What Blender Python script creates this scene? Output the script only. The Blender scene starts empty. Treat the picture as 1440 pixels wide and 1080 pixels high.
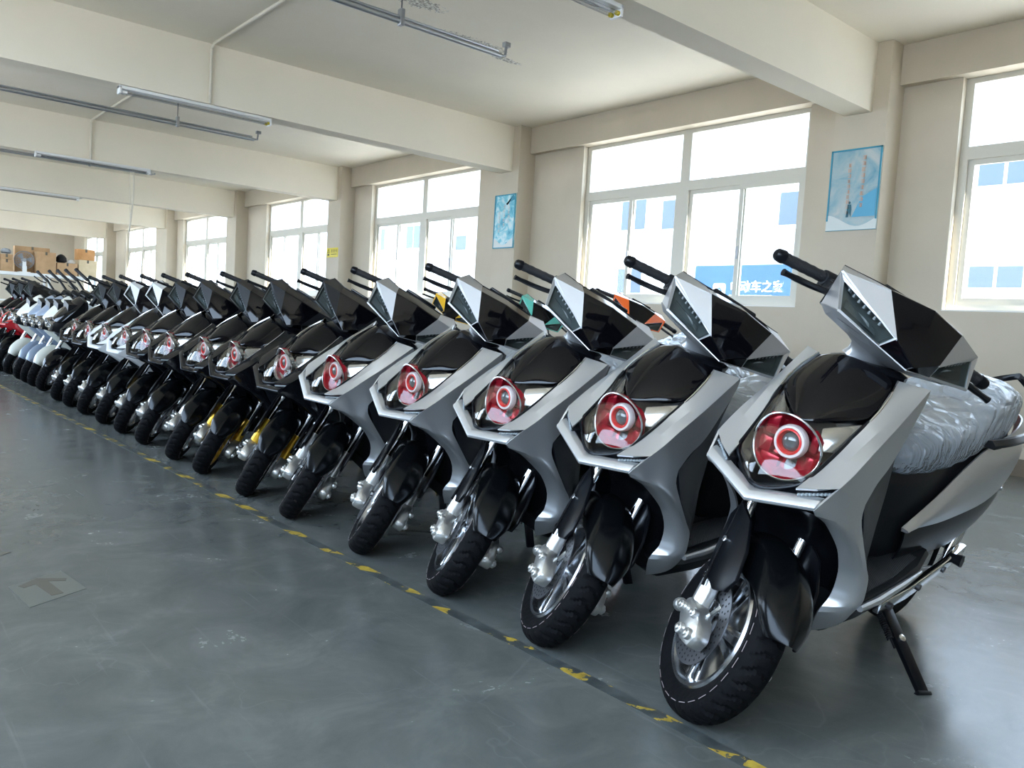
import bpy, bmesh, math, random
from math import radians as rad, sin, cos, pi
from mathutils import Vector, Matrix
random.seed(7)
SC = bpy.context.scene
COL = SC.collection

# ------------------------------------------------------------------ camera, sky, sun, exposure
CAM_H = 1.08
def make_camera():
    yaw, pitch, roll, f = 0.7095, -0.0734, 0.0594, 1.1244
    F = Vector((sin(yaw)*cos(pitch), cos(yaw)*cos(pitch), sin(pitch)))
    r = Vector((cos(yaw), -sin(yaw), 0)); u = r.cross(F)
    r2 = cos(roll)*r + sin(roll)*u; u2 = -sin(roll)*r + cos(roll)*u
    cam = bpy.data.cameras.new('camera'); o = bpy.data.objects.new('camera', cam); COL.objects.link(o)
    M = Matrix.Identity(4)
    for i in range(3):
        M[i][0] = r2[i]; M[i][1] = u2[i]; M[i][2] = -F[i]
    M[2][3] = CAM_H
    o.matrix_world = M
    cam.sensor_fit = 'HORIZONTAL'; cam.sensor_width = 36; cam.lens = f*1000/1440*36
    cam.clip_start = .05; cam.clip_end = 300
    SC.camera = o
make_camera()
SC.view_settings.view_transform = 'Standard'; SC.view_settings.look = 'None'
SC.view_settings.gamma = 1; SC.view_settings.use_curve_mapping = False
SC.view_settings.exposure = 1.38
SC.cycles.use_denoising = True
SC.cycles.max_bounces = 12; SC.cycles.diffuse_bounces = 8; SC.cycles.glossy_bounces = 5
SC.cycles.transparent_max_bounces = 16; SC.cycles.sample_clamp_indirect = 6
SC.cycles.caustics_reflective = False; SC.cycles.caustics_refractive = False

W = bpy.data.worlds.new('sky'); SC.world = W; W.use_nodes = True
SKY_STRENGTH = 4.8
nt = W.node_tree; nt.nodes.clear()
wo = nt.nodes.new('ShaderNodeOutputWorld'); bg = nt.nodes.new('ShaderNodeBackground')
tc = nt.nodes.new('ShaderNodeTexCoord'); sp = nt.nodes.new('ShaderNodeSeparateXYZ'); cr_ = nt.nodes.new('ShaderNodeValToRGB')
nt.links.new(tc.outputs['Generated'], sp.inputs[0]); nt.links.new(sp.outputs['Z'], cr_.inputs[0])
cr_.color_ramp.elements[0].color = (.68, .83, 1, 1); cr_.color_ramp.elements[0].position = 0.0
cr_.color_ramp.elements[1].color = (.50, .71, 1, 1); cr_.color_ramp.elements[1].position = .8
nt.links.new(cr_.outputs[0], bg.inputs[0]); bg.inputs[1].default_value = SKY_STRENGTH
nt.links.new(bg.outputs[0], wo.inputs[0])

sun = bpy.data.lights.new('sun', 'SUN'); so = bpy.data.objects.new('sun', sun); COL.objects.link(so)
sun.energy = 13; sun.angle = rad(.6); sun.color = (1, .93, .82)
so.rotation_euler = Vector((-.10, .72, -.68)).to_track_quat('-Z', 'Y').to_euler()

def portal(name, x, y0, y1, z0, z1, sgn):
    l = bpy.data.lights.new(name, 'AREA'); l.shape = 'RECTANGLE'; l.size = y1-y0; l.size_y = z1-z0
    l.cycles.is_portal = True
    o = bpy.data.objects.new(name, l); COL.objects.link(o)
    o.location = (x, (y0+y1)/2, (z0+z1)/2)
    # local X -> world Y, -Z -> into the room
    zx = Vector((sgn, 0, 0)); xx = Vector((0, 1, 0)); yy = zx.cross(xx)
    M = Matrix.Identity(4)
    for i in range(3): M[i][0] = xx[i]; M[i][1] = yy[i]; M[i][2] = zx[i]; M[i][3] = o.location[i]
    o.matrix_world = M

# ------------------------------------------------------------------ materials
MATS = {}
def pbr(name, col, rough=.5, metal=0, coat=0, spec=.5, bump=None, trans=0, alpha=None, emis=None):
    m = bpy.data.materials.new(name); m.use_nodes = True; MATS[name] = m
    b = m.node_tree.nodes['Principled BSDF']
    b.inputs['Base Color'].default_value = (*col, 1); b.inputs['Roughness'].default_value = rough
    b.inputs['Metallic'].default_value = metal; b.inputs['Coat Weight'].default_value = coat
    b.inputs['Coat Roughness'].default_value = .03
    b.inputs['Specular IOR Level'].default_value = spec
    if trans: b.inputs['Transmission Weight'].default_value = trans
    if bump:
        sc, st = bump
        n = m.node_tree.nodes.new('ShaderNodeTexNoise'); n.inputs['Scale'].default_value = sc; n.inputs['Detail'].default_value = 6
        t = m.node_tree.nodes.new('ShaderNodeTexCoord')
        m.node_tree.links.new(t.outputs['Object'], n.inputs['Vector'])
        bp = m.node_tree.nodes.new('ShaderNodeBump'); bp.inputs['Strength'].default_value = st; bp.inputs['Distance'].default_value = .01
        m.node_tree.links.new(n.outputs[0], bp.inputs['Height']); m.node_tree.links.new(bp.outputs[0], b.inputs['Normal'])
    return m
def thin_glass(name, tint=(1, 1, 1), refl=.08, rough=.02, mul=.25):
    m = bpy.data.materials.new(name); m.use_nodes = True; MATS[name] = m
    n = m.node_tree; n.nodes.clear()
    o = n.nodes.new('ShaderNodeOutputMaterial'); mx = n.nodes.new('ShaderNodeMixShader')
    t = n.nodes.new('ShaderNodeBsdfTransparent'); t.inputs[0].default_value = (*tint, 1)
    g = n.nodes.new('ShaderNodeBsdfGlossy'); g.inputs['Roughness'].default_value = rough
    lw = n.nodes.new('ShaderNodeLayerWeight'); lw.inputs[0].default_value = .25
    ma = n.nodes.new('ShaderNodeMath'); ma.operation = 'MULTIPLY_ADD'; ma.inputs[1].default_value = mul; ma.inputs[2].default_value = refl
    n.links.new(lw.outputs['Fresnel'], ma.inputs[0]); n.links.new(ma.outputs[0], mx.inputs[0])
    n.links.new(t.outputs[0], mx.inputs[1]); n.links.new(g.outputs[0], mx.inputs[2]); n.links.new(mx.outputs[0], o.inputs[0])
    return m
class NT:
    """small node-building helper for one material"""
    def __init__(s, name, rough=.5):
        s.m = bpy.data.materials.new(name); s.m.use_nodes = True; MATS[name] = s.m
        s.t = s.m.node_tree; s.b = s.t.nodes['Principled BSDF']; s.b.inputs['Roughness'].default_value = rough
        s.tc = s.t.nodes.new('ShaderNodeTexCoord')
    def n(s, typ, **kw):
        x = s.t.nodes.new(typ)
        for k, v in kw.items(): setattr(x, k, v)
        return x
    def l(s, a, b): s.t.links.new(a, b)
    def mapping(s, scale=(1, 1, 1), rot=(0, 0, 0), loc=(0, 0, 0)):
        mp = s.n('ShaderNodeMapping'); mp.inputs['Scale'].default_value = scale; mp.inputs['Rotation'].default_value = rot; mp.inputs['Location'].default_value = loc
        s.l(s.tc.outputs['Object'], mp.inputs[0]); return mp.outputs[0]
    def noise(s, vec, scale, detail=6, rough=.55, dist=0):
        x = s.n('ShaderNodeTexNoise'); x.inputs['Scale'].default_value = scale; x.inputs['Detail'].default_value = detail
        x.inputs['Roughness'].default_value = rough; x.inputs['Distortion'].default_value = dist
        s.l(vec, x.inputs['Vector']); return x.outputs[0]
    def ramp(s, fac, stops):
        x = s.n('ShaderNodeValToRGB'); e = x.color_ramp.elements
        e[0].position, e[0].color = stops[0][0], (*stops[0][1], 1); e[1].position, e[1].color = stops[-1][0], (*stops[-1][1], 1)
        for p, c in stops[1:-1]:
            q = e.new(p); q.color = (*c, 1)
        s.l(fac, x.inputs[0]); return x.outputs[0]
    def mix(s, fac, a, b, mode='MIX'):
        x = s.n('ShaderNodeMix', data_type='RGBA', blend_type=mode)
        if isinstance(fac, float): x.inputs[0].default_value = fac
        else: s.l(fac, x.inputs[0])
        for i, v in ((6, a), (7, b)):
            if isinstance(v, tuple): x.inputs[i].default_value = (*v, 1)
            else: s.l(v, x.inputs[i])
        return x.outputs[2]
    def math(s, op, a, b=0.0):
        x = s.n('ShaderNodeMath', operation=op)
        for i, v in ((0, a), (1, b)):
            if isinstance(v, (int, float)): x.inputs[i].default_value = v
            else: s.l(v, x.inputs[i])
        return x.outputs[0]
    def bump(s, h, strength=.2, dist=.01):
        x = s.n('ShaderNodeBump'); x.inputs['Strength'].default_value = strength; x.inputs['Distance'].default_value = dist
        s.l(h, x.inputs['Height']); s.l(x.outputs[0], s.b.inputs['Normal'])

def floor_material():
    k = NT('floor_paint', .3)
    v = k.mapping(); big = k.noise(v, .55, 5); mid = k.noise(v, 3.2, 8, .65, .6)
    st = k.noise(k.mapping((22, .8, 1), (0, 0, .5)), 2.0, 6, .6)
    fine = k.noise(v, 45, 4)
    c = k.ramp(mid, [(.3, (.084, .089, .083)), (.52, (.128, .131, .120)), (.72, (.195, .198, .18))])
    c2 = k.mix(.35, c, k.ramp(big, [(.3, (.075, .095, .096)), (.7, (.125, .137, .128))]))
    c3 = k.mix(k.ramp(st, [(.62, (0, 0, 0)), (.8, (.45, .45, .45))]), c2, (.22, .235, .225))
    sc = k.n('ShaderNodeTexVoronoi', feature='DISTANCE_TO_EDGE'); sc.inputs['Scale'].default_value = 1.3
    wv = k.mix(.55, v, k.noise(v, 2.2, 3)); k.l(wv, sc.inputs['Vector'])
    c4 = k.mix(k.ramp(sc.outputs['Distance'], [(0.0, (.13, .13, .13)), (.004, (0, 0, 0))]), c3, (.25, .26, .25))
    spot = k.ramp(k.noise(v, 7.5, 3, .5), [(.73, (0, 0, 0)), (.80, (.35, .35, .35))])
    c5 = k.mix(spot, c4, (.05, .055, .055))
    k.l(c5, k.b.inputs['Base Color'])
    r = k.math('MULTIPLY_ADD', mid, .24); r.node.inputs[2].default_value = .09
    r2 = k.math('ADD', r, k.math('MULTIPLY', fine, .05)); k.l(r2, k.b.inputs['Roughness'])
    k.b.inputs['Specular IOR Level'].default_value = .5
    h = k.math('ADD', k.math('MULTIPLY', mid, .6), k.math('MULTIPLY', fine, .25)); k.bump(h, .16, .004)
    return k.m
def wall_material(name, a, b, sc=1.2, bumpst=.08):
    k = NT(name, .75); v = k.mapping(); n1 = k.noise(v, sc, 5); n2 = k.noise(v, 30, 4)
    k.l(k.ramp(n1, [(.3, a), (.7, b)]), k.b.inputs['Base Color']); k.bump(n2, bumpst, .004); k.b.inputs['Specular IOR Level'].default_value = .25
    return k.m
def ceiling_material():
    k = NT('ceiling_paint', .8); v = k.mapping()
    base = k.ramp(k.noise(v, .8, 5), [(.3, (.72, .67, .565)), (.7, (.78, .725, .615))])
    # peeling patches, fixed to places on the slab
    total = None
    for (x, y, rx, ry) in ((5.2, 7.02, .55, .16), (4.2, 6.55, .35, .14), (5.75, 7.15, .3, .07)):
        mp = k.n('ShaderNodeVectorMath', operation='SUBTRACT'); k.l(k.tc.outputs['Object'], mp.inputs[0]); mp.inputs[1].default_value = (x, y, 0)
        ms = k.n('ShaderNodeVectorMath', operation='MULTIPLY'); k.l(mp.outputs[0], ms.inputs[0]); ms.inputs[1].default_value = (1/rx, 1/ry, 0)
        ln = k.n('ShaderNodeVectorMath', operation='LENGTH'); k.l(ms.outputs[0], ln.inputs[0])
        g = k.math('SUBTRACT', 1.0, ln.outputs['Value']); g.node.use_clamp = True
        total = g if total is None else k.math('MAXIMUM', total, g)
    n = k.noise(v, 16, 6, .7, .6)
    mask = k.math('GREATER_THAN', k.math('ADD', k.math('MULTIPLY', total, .35), n), .585)
    mask = k.math('MULTIPLY', mask, k.math('GREATER_THAN', total, .02))
    edge = k.noise(v, 40, 3)
    k.l(k.mix(mask, base, k.ramp(edge, [(.4, (.28, .26, .22)), (.6, (.78, .76, .7))])), k.b.inputs['Base Color'])
    k.bump(k.math('ADD', k.math('MULTIPLY', mask, k.math('MULTIPLY', edge, 3.0)), k.math('MULTIPLY', k.noise(v, 4, 4), .4)), .35, .01)
    return k.m
def cover_material():
    k = NT('clear_plastic_film', .2); v = k.mapping()
    sx = k.n('ShaderNodeSeparateXYZ'); k.l(k.tc.outputs['Object'], sx.inputs[0])
    pleat = k.noise(k.mapping((30, 1.5, 5), (0, rad(18), 0)), 1.5, 3, .5, .6)
    crease = k.n('ShaderNodeTexVoronoi', feature='DISTANCE_TO_EDGE'); crease.inputs['Scale'].default_value = 9
    k.l(k.mix(.12, v, k.noise(v, 6, 3)), crease.inputs['Vector'])
    low = k.math('MULTIPLY', k.math('SUBTRACT', .92, sx.outputs['Z']), 7.0); low.node.use_clamp = True
    h = k.math('ADD', k.math('MULTIPLY', k.math('MULTIPLY', pleat, low), 1.6), k.math('MULTIPLY', k.math('MINIMUM', crease.outputs['Distance'], .12), 1.5))
    h = k.math('ADD', h, k.math('MULTIPLY', k.noise(v, 14, 3), .25))
    k.bump(h, 1.0, .026)
    k.b.inputs['Base Color'].default_value = (.48, .53, .59, 1); k.b.inputs['Specular IOR Level'].default_value = .8
    tr = k.n('ShaderNodeBsdfTransparent'); mx = k.n('ShaderNodeMixShader')
    f = k.math('MULTIPLY_ADD', low, -.38); f.node.inputs[2].default_value = .80; k.l(f, mx.inputs[0])
    k.l(tr.outputs[0], mx.inputs[1]); k.l(k.b.outputs[0], mx.inputs[2])
    k.l(mx.outputs[0], k.t.nodes['Material Output'].inputs[0])
    return k.m
def mat_rubber_mat():
    k = NT('rubber_mat', .55); w = k.n('ShaderNodeTexWave', wave_type='BANDS'); w.inputs['Scale'].default_value = 45
    k.l(k.mapping(rot=(0, 0, rad(45))), w.inputs['Vector']); k.b.inputs['Base Color'].default_value = (.02, .021, .023, 1)
    k.bump(w.outputs['Fac'], .5, .003); return k.m
def cardboard(name, a, b):
    k = NT(name, .85); v = k.mapping()
    k.l(k.ramp(k.noise(v, 4, 5), [(.3, a), (.7, b)]), k.b.inputs['Base Color']); return k.m
def hazard_material():
    k = NT('worn_hazard_tape', .5); v = k.mapping()
    s = k.n('ShaderNodeSeparateXYZ'); k.l(k.tc.outputs['Object'], s.inputs[0])
    fr = k.math('FRACT', k.math('ADD', k.math('MULTIPLY', s.outputs['Y'], 3.3), k.math('MULTIPLY', s.outputs['X'], 6.0)))
    yel = k.math('LESS_THAN', fr, .42)
    wear = k.math('GREATER_THAN', k.noise(v, 7, 7, .65), .49)
    m = k.math('MULTIPLY', yel, wear)
    dk = k.ramp(k.noise(v, 14, 5), [(.35, (.035, .042, .042)), (.65, (.09, .10, .098))])
    k.l(k.mix(m, dk, k.ramp(k.noise(v, 25, 4), [(.3, (.30, .20, .03)), (.7, (.60, .42, .06))])), k.b.inputs['Base Color']); return k.m
def banner_material():
    k = NT('banner_cloth', .6); v = k.mapping()
    k.l(k.ramp(k.noise(v, .9, 5, .6, .5), [(.3, (.009, .062, .145)), (.7, (.014, .080, .17))]), k.b.inputs['Base Color']); return k.m
def poster_material(name, stops, sc=4.0, seed=0):
    k = NT(name, .35); v = k.mapping(loc=(seed, seed*.7, 0))
    k.l(k.ramp(k.noise(v, sc, 5, .6, 1.0), stops), k.b.inputs['Base Color']); return k.m
def brushed(name, col, rough):
    k = NT(name, rough); k.b.inputs['Base Color'].default_value = (*col, 1); k.b.inputs['Metallic'].default_value = .8
    n = k.noise(k.mapping((60, 60, 60)), 8, 2); r = k.math('MULTIPLY_ADD', n, .06); r.node.inputs[2].default_value = rough-.03
    k.l(r, k.b.inputs['Roughness']); return k.m

floor_material(); ceiling_material(); cover_material(); mat_rubber_mat(); cardboard('cardboard', (.40, .25, .13), (.52, .34, .19)); cardboard('cardboard_orange', (.46, .22, .08), (.58, .31, .13)); cardboard('cardboard_pale', (.55, .44, .28), (.66, .54, .36)); hazard_material(); banner_material()
wall_material('wall_paint', (.50, .44, .345), (.56, .495, .395)); wall_material('beam_paint', (.74, .685, .57), (.80, .74, .62), .7)
wall_material('facade_render', (.55, .53, .525), (.60, .58, .575), .5); wall_material('outdoor_ground', (.42, .41, .39), (.50, .49, .47), .4)
pbr('baseboard_brown', (.16, .12, .08), .5); pbr('window_alu', (.56, .535, .46), .4, .05); pbr('sill_white', (.78, .76, .72), .5)
thin_glass('window_glass', (.97, .98, .98), .006, mul=.08); pbr('facade_glass', (.075, .10, .135), .5, 0); pbr('white_print', (.9, .9, .92), .6)
pbr('pipe_steel', (.50, .52, .55), .35, .9); pbr('rod_dark', (.12, .12, .13), .5, .6); pbr('conduit_white', (.64, .60, .51), .6)
pbr('lamp_white', (.75, .75, .74), .35); thin_glass('tube_glass', (.85, .86, .88), .15, .15); pbr('brass_cap', (.60, .48, .05), .35, .6)
brushed('silver_satin', (.61, .615, .62), .33)
brushed('cap_silver', (.50, .50, .505), .40)
pbr('gloss_black', (.002, .002, .003), .06, spec=.32); pbr('black_plastic', (.007, .0075, .009), .45, spec=.25); pbr('black_satin', (.004, .0045, .006), .28, spec=.2)
pbr('fender_black', (.0025, .003, .0035), .2, spec=.22); pbr('body_black', (.004, .0045, .006), .10, spec=.45); pbr('cap_black', (.006, .0065, .008), .3, spec=.4)
pbr('body_white', (.66, .67, .67), .25, 0, .6); pbr('body_orange', (.80, .13, .02), .25, 0, .6); pbr('body_teal', (.10, .48, .38), .25, 0, .6)
pbr('body_yellow', (.80, .45, .02), .25, 0, .6); pbr('body_red', (.50, .012, .02), .2, 0, .8); pbr('body_cream', (.66, .66, .58), .3, 0, .5)
pbr('body_slate', (.20, .25, .33), .3, 0, .5)
pbr('rubber', (.004, .004, .0045), .75, spec=.12, bump=(60, .2)); pbr('stripe_red', (.30, .24, .24), .6); pbr('chrome', (.80, .81, .83), .10, 1); pbr('alloy', (.62, .63, .65), .22, 1)
pbr('rim_dark', (.03, .03, .035), .3, .5); pbr('cast_alloy', (.72, .71, .68), .32, .9, bump=(120, .1)); pbr('gold_alloy', (.80, .46, .04), .35, .6); pbr('fork_metal', (.72, .71, .68), .32, .9)
pbr('disc_steel', (.16, .16, .17), .35, .9); pbr('hole_dark', (.01, .01, .01), .8); pbr('red_chrome', (.40, .010, .025), .16, .4); pbr('red_fin', (.42, .012, .03), .2, .4); pbr('lamp_chrome', (.52, .51, .50), .18, .9)
pbr('lamp_housing', (.09, .09, .095), .2, .5); pbr('halo_white', (.80, .70, .70), .35); pbr('halo_red', (.75, .03, .03), .3); pbr('projector_glass', (.10, .11, .12), .03, .2, 1.0)
thin_glass('lens_clear', (.95, .95, .94), .025); thin_glass('lens_smoke', (.60, .625, .62), .02, mul=.15); pbr('led_white', (.26, .28, .29), .3); pbr('signal_inner', (.30, .33, .34), .35, .2)
pbr('tail_red', (.35, .01, .01), .15, 0, .8); pbr('grip_rubber', (.012, .012, .014), .6, bump=(200, .3)); pbr('seat_vinyl', (.015, .015, .016), .5)
pbr('screen_black', (.01, .012, .014), .1); pbr('grey_blue_plastic', (.30, .33, .37), .4); pbr('fork_red', (.45, .02, .04), .3, .4)
pbr('sign_yellow', (.68, .55, .03), .5); pbr('ink_dark', (.08, .07, .02), .6); pbr('poster_teal', (.02, .25, .36), .4); pbr('ink_orange', (.68, .40, .26), .5)
pbr('figure_dark', (.02, .12, .16), .5); pbr('poster_white', (.62, .66, .64), .5); pbr('tower_blue', (.08, .36, .55), .4)
pbr('arrow_faded', (.115, .10, .075), .6); pbr('arrow_base', (.15, .15, .125), .5)
poster_material('poster_sky', [(.30, (.08, .27, .38)), (.5, (.28, .42, .46)), (.7, (.48, .51, .48))], 3.0)
poster_material('poster_art', [(.30, (.02, .27, .42)), (.48, (.16, .52, .62)), (.62, (.55, .72, .74)), (.8, (.66, .72, .70))], 7.0, 3)
pbr('bench_white', (.78, .80, .80), .5); pbr('steel_grey', (.35, .36, .38), .4, .6)

# ------------------------------------------------------------------ mesh helpers
def tag(o, label=None, cat=None, group=None, kind=None):
    if label: o['label'] = label
    if cat: o['category'] = cat
    if group: o['group'] = group
    if kind: o['kind'] = kind
    return o
class MB:
    def __init__(s): s.v = []; s.f = []; s.mi = []; s.crease = []
    def add(s, vs, fs, mi=0):
        b = len(s.v); s.v += [tuple(x) for x in vs]; s.f += [tuple(b+i for i in f) for f in fs]; s.mi += [mi]*len(fs); return s
    def sheet(s, rows, mi=0, flip=False):
        n = len(rows[0]); vs = [p for r in rows for p in r]; fs = []
        for i in range(len(rows)-1):
            for j in range(n-1):
                q = (i*n+j, i*n+j+1, (i+1)*n+j+1, (i+1)*n+j)
                fs.append(q[::-1] if flip else q)
        return s.add(vs, fs, mi)
    def loft(s, rings, cap=True, mi=0, close=False):
        n = len(rings[0]); vs = [p for r in rings for p in r]; fs = []; m = len(rings)
        for i in range(m if close else m-1):
            for j in range(n):
                a = i*n; b = ((i+1) % m)*n
                fs.append((a+j, a+(j+1) % n, b+(j+1) % n, b+j))
        if cap and not close: fs.append(tuple(range(n))[::-1]); fs.append(tuple((m-1)*n+j for j in range(n)))
        return s.add(vs, fs, mi)
    def box(s, lo, hi, mi=0):
        (a, b, c), (d, e, f) = lo, hi
        return s.add([(a,b,c),(d,b,c),(d,e,c),(a,e,c),(a,b,f),(d,b,f),(d,e,f),(a,e,f)], [(0,3,2,1),(4,5,6,7),(0,1,5,4),(1,2,6,5),(2,3,7,6),(3,0,4,7)], mi)
    def tube(s, pts, r, n=10, mi=0, cap=True):
        pts = [Vector(p) for p in pts]; rings = []
        rr = r if isinstance(r, (list, tuple)) else [r]*len(pts)
        up = None
        for i, p in enumerate(pts):
            d = (pts[min(i+1, len(pts)-1)]-pts[max(i-1, 0)]).normalized()
            if up is None: up = Vector((0, 0, 1)) if abs(d.z) < .9 else Vector((1, 0, 0))
            a = d.cross(up).normalized(); b = a.cross(d).normalized(); up = b
            rings.append([p+a*(cos(2*pi*k/n)*rr[i])+b*(sin(2*pi*k/n)*rr[i]) for k in range(n)])
        return s.loft(rings, cap, mi)
    def cyl(s, a, b, r, n=16, mi=0): return s.tube([a, b], r, n, mi)
    def lathe(s, prof, c, n=48, mi=0, close=False):
        # profile of (y, r) turned about the Y axis through c
        rings = [[(c[0]+r*cos(2*pi*k/n), c[1]+y, c[2]+r*sin(2*pi*k/n)) for k in range(n)] for y, r in prof]
        return s.loft(rings, False, mi, close)
    def lathex(s, prof, c, n=40, mi=0):
        rings = [[(c[0]+x, c[1]+r*cos(2*pi*k/n), c[2]+r*sin(2*pi*k/n)) for k in range(n)] for x, r in prof]
        return s.loft(rings, False, mi)
    def prism(s, poly, ext, mi=0):
        """polygon of 3-D points pushed along vector ext"""
        n = len(poly); e = Vector(ext); vs = [Vector(p) for p in poly]+[Vector(p)+e for p in poly]
        return s.add(vs, [tuple(range(n))[::-1], tuple(range(n, 2*n))]+[(i, (i+1) % n, n+(i+1) % n, n+i) for i in range(n)], mi)
    def mirror(s):
        o = MB(); o.v = [(x, -y, z) for x, y, z in s.v]; o.f = [f[::-1] for f in s.f]; o.mi = list(s.mi); return o
    def both(s):
        m = s.mirror(); b = len(s.v); s.v += m.v; s.f += [tuple(b+i for i in f) for f in m.f]; s.mi += m.mi; return s
    def move(s, fn): s.v = [tuple(fn(Vector(p))) for p in s.v]; return s
def build(name, mb, mats, parent=None, sub=0, solid=0, bevel=0, sharp=38, steer=False, weld=True, offs=0):
    if steer: mb.move(ST)
    me = bpy.data.meshes.new(name); me.from_pydata(mb.v, [], mb.f); me.update()
    if not isinstance(mats, (list, tuple)): mats = [mats]
    for m in mats: me.materials.append(MATS[m])
    for p, i in zip(me.polygons, mb.mi): p.material_index = i
    if weld:
        bm = bmesh.new(); bm.from_mesh(me); bmesh.ops.remove_doubles(bm, verts=bm.verts, dist=1e-5)
        bmesh.ops.recalc_face_normals(bm, faces=bm.faces); bm.to_mesh(me); bm.free()
    o = bpy.data.objects.new(name, me); COL.objects.link(o)
    if bevel:
        b = o.modifiers.new('b', 'BEVEL'); b.width = bevel; b.segments = 2; b.limit_method = 'ANGLE'; b.angle_limit = rad(30)
    if solid:
        s = o.modifiers.new('s', 'SOLIDIFY'); s.thickness = solid; s.offset = offs
    if sub:
        s = o.modifiers.new('u', 'SUBSURF'); s.levels = s.render_levels = sub
    if o.modifiers:
        dg = bpy.context.evaluated_depsgraph_get(); dg.update()
        nm = bpy.data.meshes.new_from_object(o.evaluated_get(dg)); o.modifiers.clear(); o.data = nm; bpy.data.meshes.remove(me); me = nm; me.name = name
    for p in me.polygons: p.use_smooth = True
    me.set_sharp_from_angle(angle=rad(sharp))
    if parent: o.parent = parent
    return o
def empty(name, loc=(0, 0, 0)):
    o = bpy.data.objects.new(name, None); COL.objects.link(o); o.location = loc; o.empty_display_size = .1; return o
def copy_tree(o, mm=None, parent=None):
    c = o.copy(); COL.objects.link(c)
    if parent: c.parent = parent
    if mm and c.type == 'MESH':
        for s in c.material_slots:
            m = s.material; s.link = 'OBJECT'; s.material = MATS.get(mm.get(m.name, m.name), m)
    for ch in list(o.children): copy_tree(ch, mm, c)
    return c
def crv(pts, n):
    """Catmull-Rom through pts, n samples per span"""
    P = [Vector(p) for p in pts]; out = []
    for i in range(len(P)-1):
        a, b, c, d = P[max(i-1, 0)], P[i], P[i+1], P[min(i+2, len(P)-1)]
        for k in range(n):
            t = k/n
            out.append(.5*((2*b)+(c-a)*t+(2*a-5*b+4*c-d)*t*t+(3*b-3*c+d-a)*t**3))
    out.append(P[-1]); return out
def rrect(cx, cz_lo, cz_hi, hw, rnd=.3, n=20, x=0):
    """rounded ring in a plane of constant x"""
    h = (cz_hi-cz_lo)/2; c = (cz_hi+cz_lo)/2; out = []
    for k in range(n):
        t = 2*pi*k/n; a, b = cos(t), sin(t); e = 2/(2/rnd)
        out.append((x, math.copysign(abs(a)**rnd, a)*hw, c+math.copysign(abs(b)**rnd, b)*h))
    return out

# ------------------------------------------------------------------ the room
WX, HC, HB, HS, HWD = 8.095, 4.03, 3.37, 1.46, 3.645
LX, Y_BACK, Y_FAR = -1.6, -4.0, 39.0
COLY = [-1.69, 3.745, 9.20, 14.63, 20.05, 25.48, 32.35]
CW, CD = .53, .31
WIN = [(-.23, 3.20), (4.73, 8.17), (10.53, 13.96), (15.50, 18.93), (21.50, 24.95), (27.60, 31.05), (33.9, 37.2)]
def struct(name, mb, m, label, **kw):
    o = build(name, mb, m, **kw); tag(o, label, None, None, 'structure'); return o
struct('floor', MB().box((LX, Y_BACK, -.2), (WX+.24, Y_FAR, 0)), 'floor_paint', 'worn dark green grey painted concrete floor', weld=False)
struct('ceiling', MB().box((LX-.24, Y_BACK, HC), (WX+.24, Y_FAR, HC+.25)), 'ceiling_paint', 'pale ceiling slab with peeling paint patches', weld=False)
def wall_with_openings(x0, x1):
    m = MB(); ys = [Y_BACK]+[y for w in WIN for y in w]+[Y_FAR]
    for i in range(0, len(ys), 2): m.box((x0, ys[i], 0), (x1, ys[i+1], HC))
    for a, b in WIN: m.box((x0, a, 0), (x1, b, HS)); m.box((x0, a, HWD), (x1, b, HC))
    return m
struct('wall_right', wall_with_openings(WX, WX+.24), 'wall_paint', 'cream wall with a row of wide windows behind the scooters', weld=False)
wl = MB().box((LX-.24, Y_BACK, 0), (LX, 20.3, 1.3)).box((LX-.24, 20.3, 0), (LX, Y_FAR, .25)).box((LX-.24, Y_BACK, 3.6), (LX, Y_FAR, HC))
LY = [Y_BACK]+COLY[1:]+[37.9]
LW = [(a+1.3, b-.8) if a < 20 else (a+.5, b) for a, b in zip(LY[:-1], LY[1:])]  # unseen far bays opened wider and lower to brighten the hall's far end
ys = [Y_BACK]+[y for w in LW for y in w]+[Y_FAR]
for i in range(0, len(ys), 2): wl.box((LX-.24, ys[i], 1.3 if ys[i] < 20 else .25), (LX, ys[i+1], 3.6))
struct('wall_left', wl, 'wall_paint', 'unseen left wall with window openings, enlarged at the far end to brighten the hall', weld=False)
struct('light_block_above', MB().box((LX-.24, Y_BACK-.2, HC+.26), (WX+.24, Y_FAR+.2, 10)), 'facade_render', 'unseen block added above the hall to cut light on the opposite facade', weld=False)  # unseen mass added over the ceiling to shade the opposite facade
struct('wall_far', MB().box((LX, Y_FAR, 0), (WX, Y_FAR+.2, HC)), 'wall_paint', 'cream end wall far behind the boxes', weld=False)
struct('wall_back', MB().box((LX, Y_BACK-.2, 0), (WX, Y_BACK, HC)), 'wall_paint', 'cream end wall behind the viewer', weld=False)
for i, y in enumerate(COLY):
    struct('column_%d' % (i+1), MB().box((WX-CD, y, 0), (WX, y+CW, HC)), 'wall_paint', 'cream square column carrying a ceiling beam', weld=False)
    struct('beam_%d' % (i+1), MB().box((LX, y+.155, HB), (WX-CD, y+.43, HC)), 'beam_paint', 'deep cream ceiling beam across the hall', weld=False)
for i, (a, b) in enumerate(zip(COLY[:-1], COLY[1:])):
    struct('lintel_%d' % (i+1), MB().box((WX-.10, a+CW, HWD), (WX, b, HC)), 'wall_paint', 'shallow cream lintel beam over a window', weld=False)
bb = MB()
ys = [Y_BACK]+[v for y in COLY for v in (y, y+CW)]+[Y_FAR]
for i in range(0, len(ys), 2): bb.box((WX-.012, ys[i], 0), (WX, ys[i+1], .155))
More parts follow.
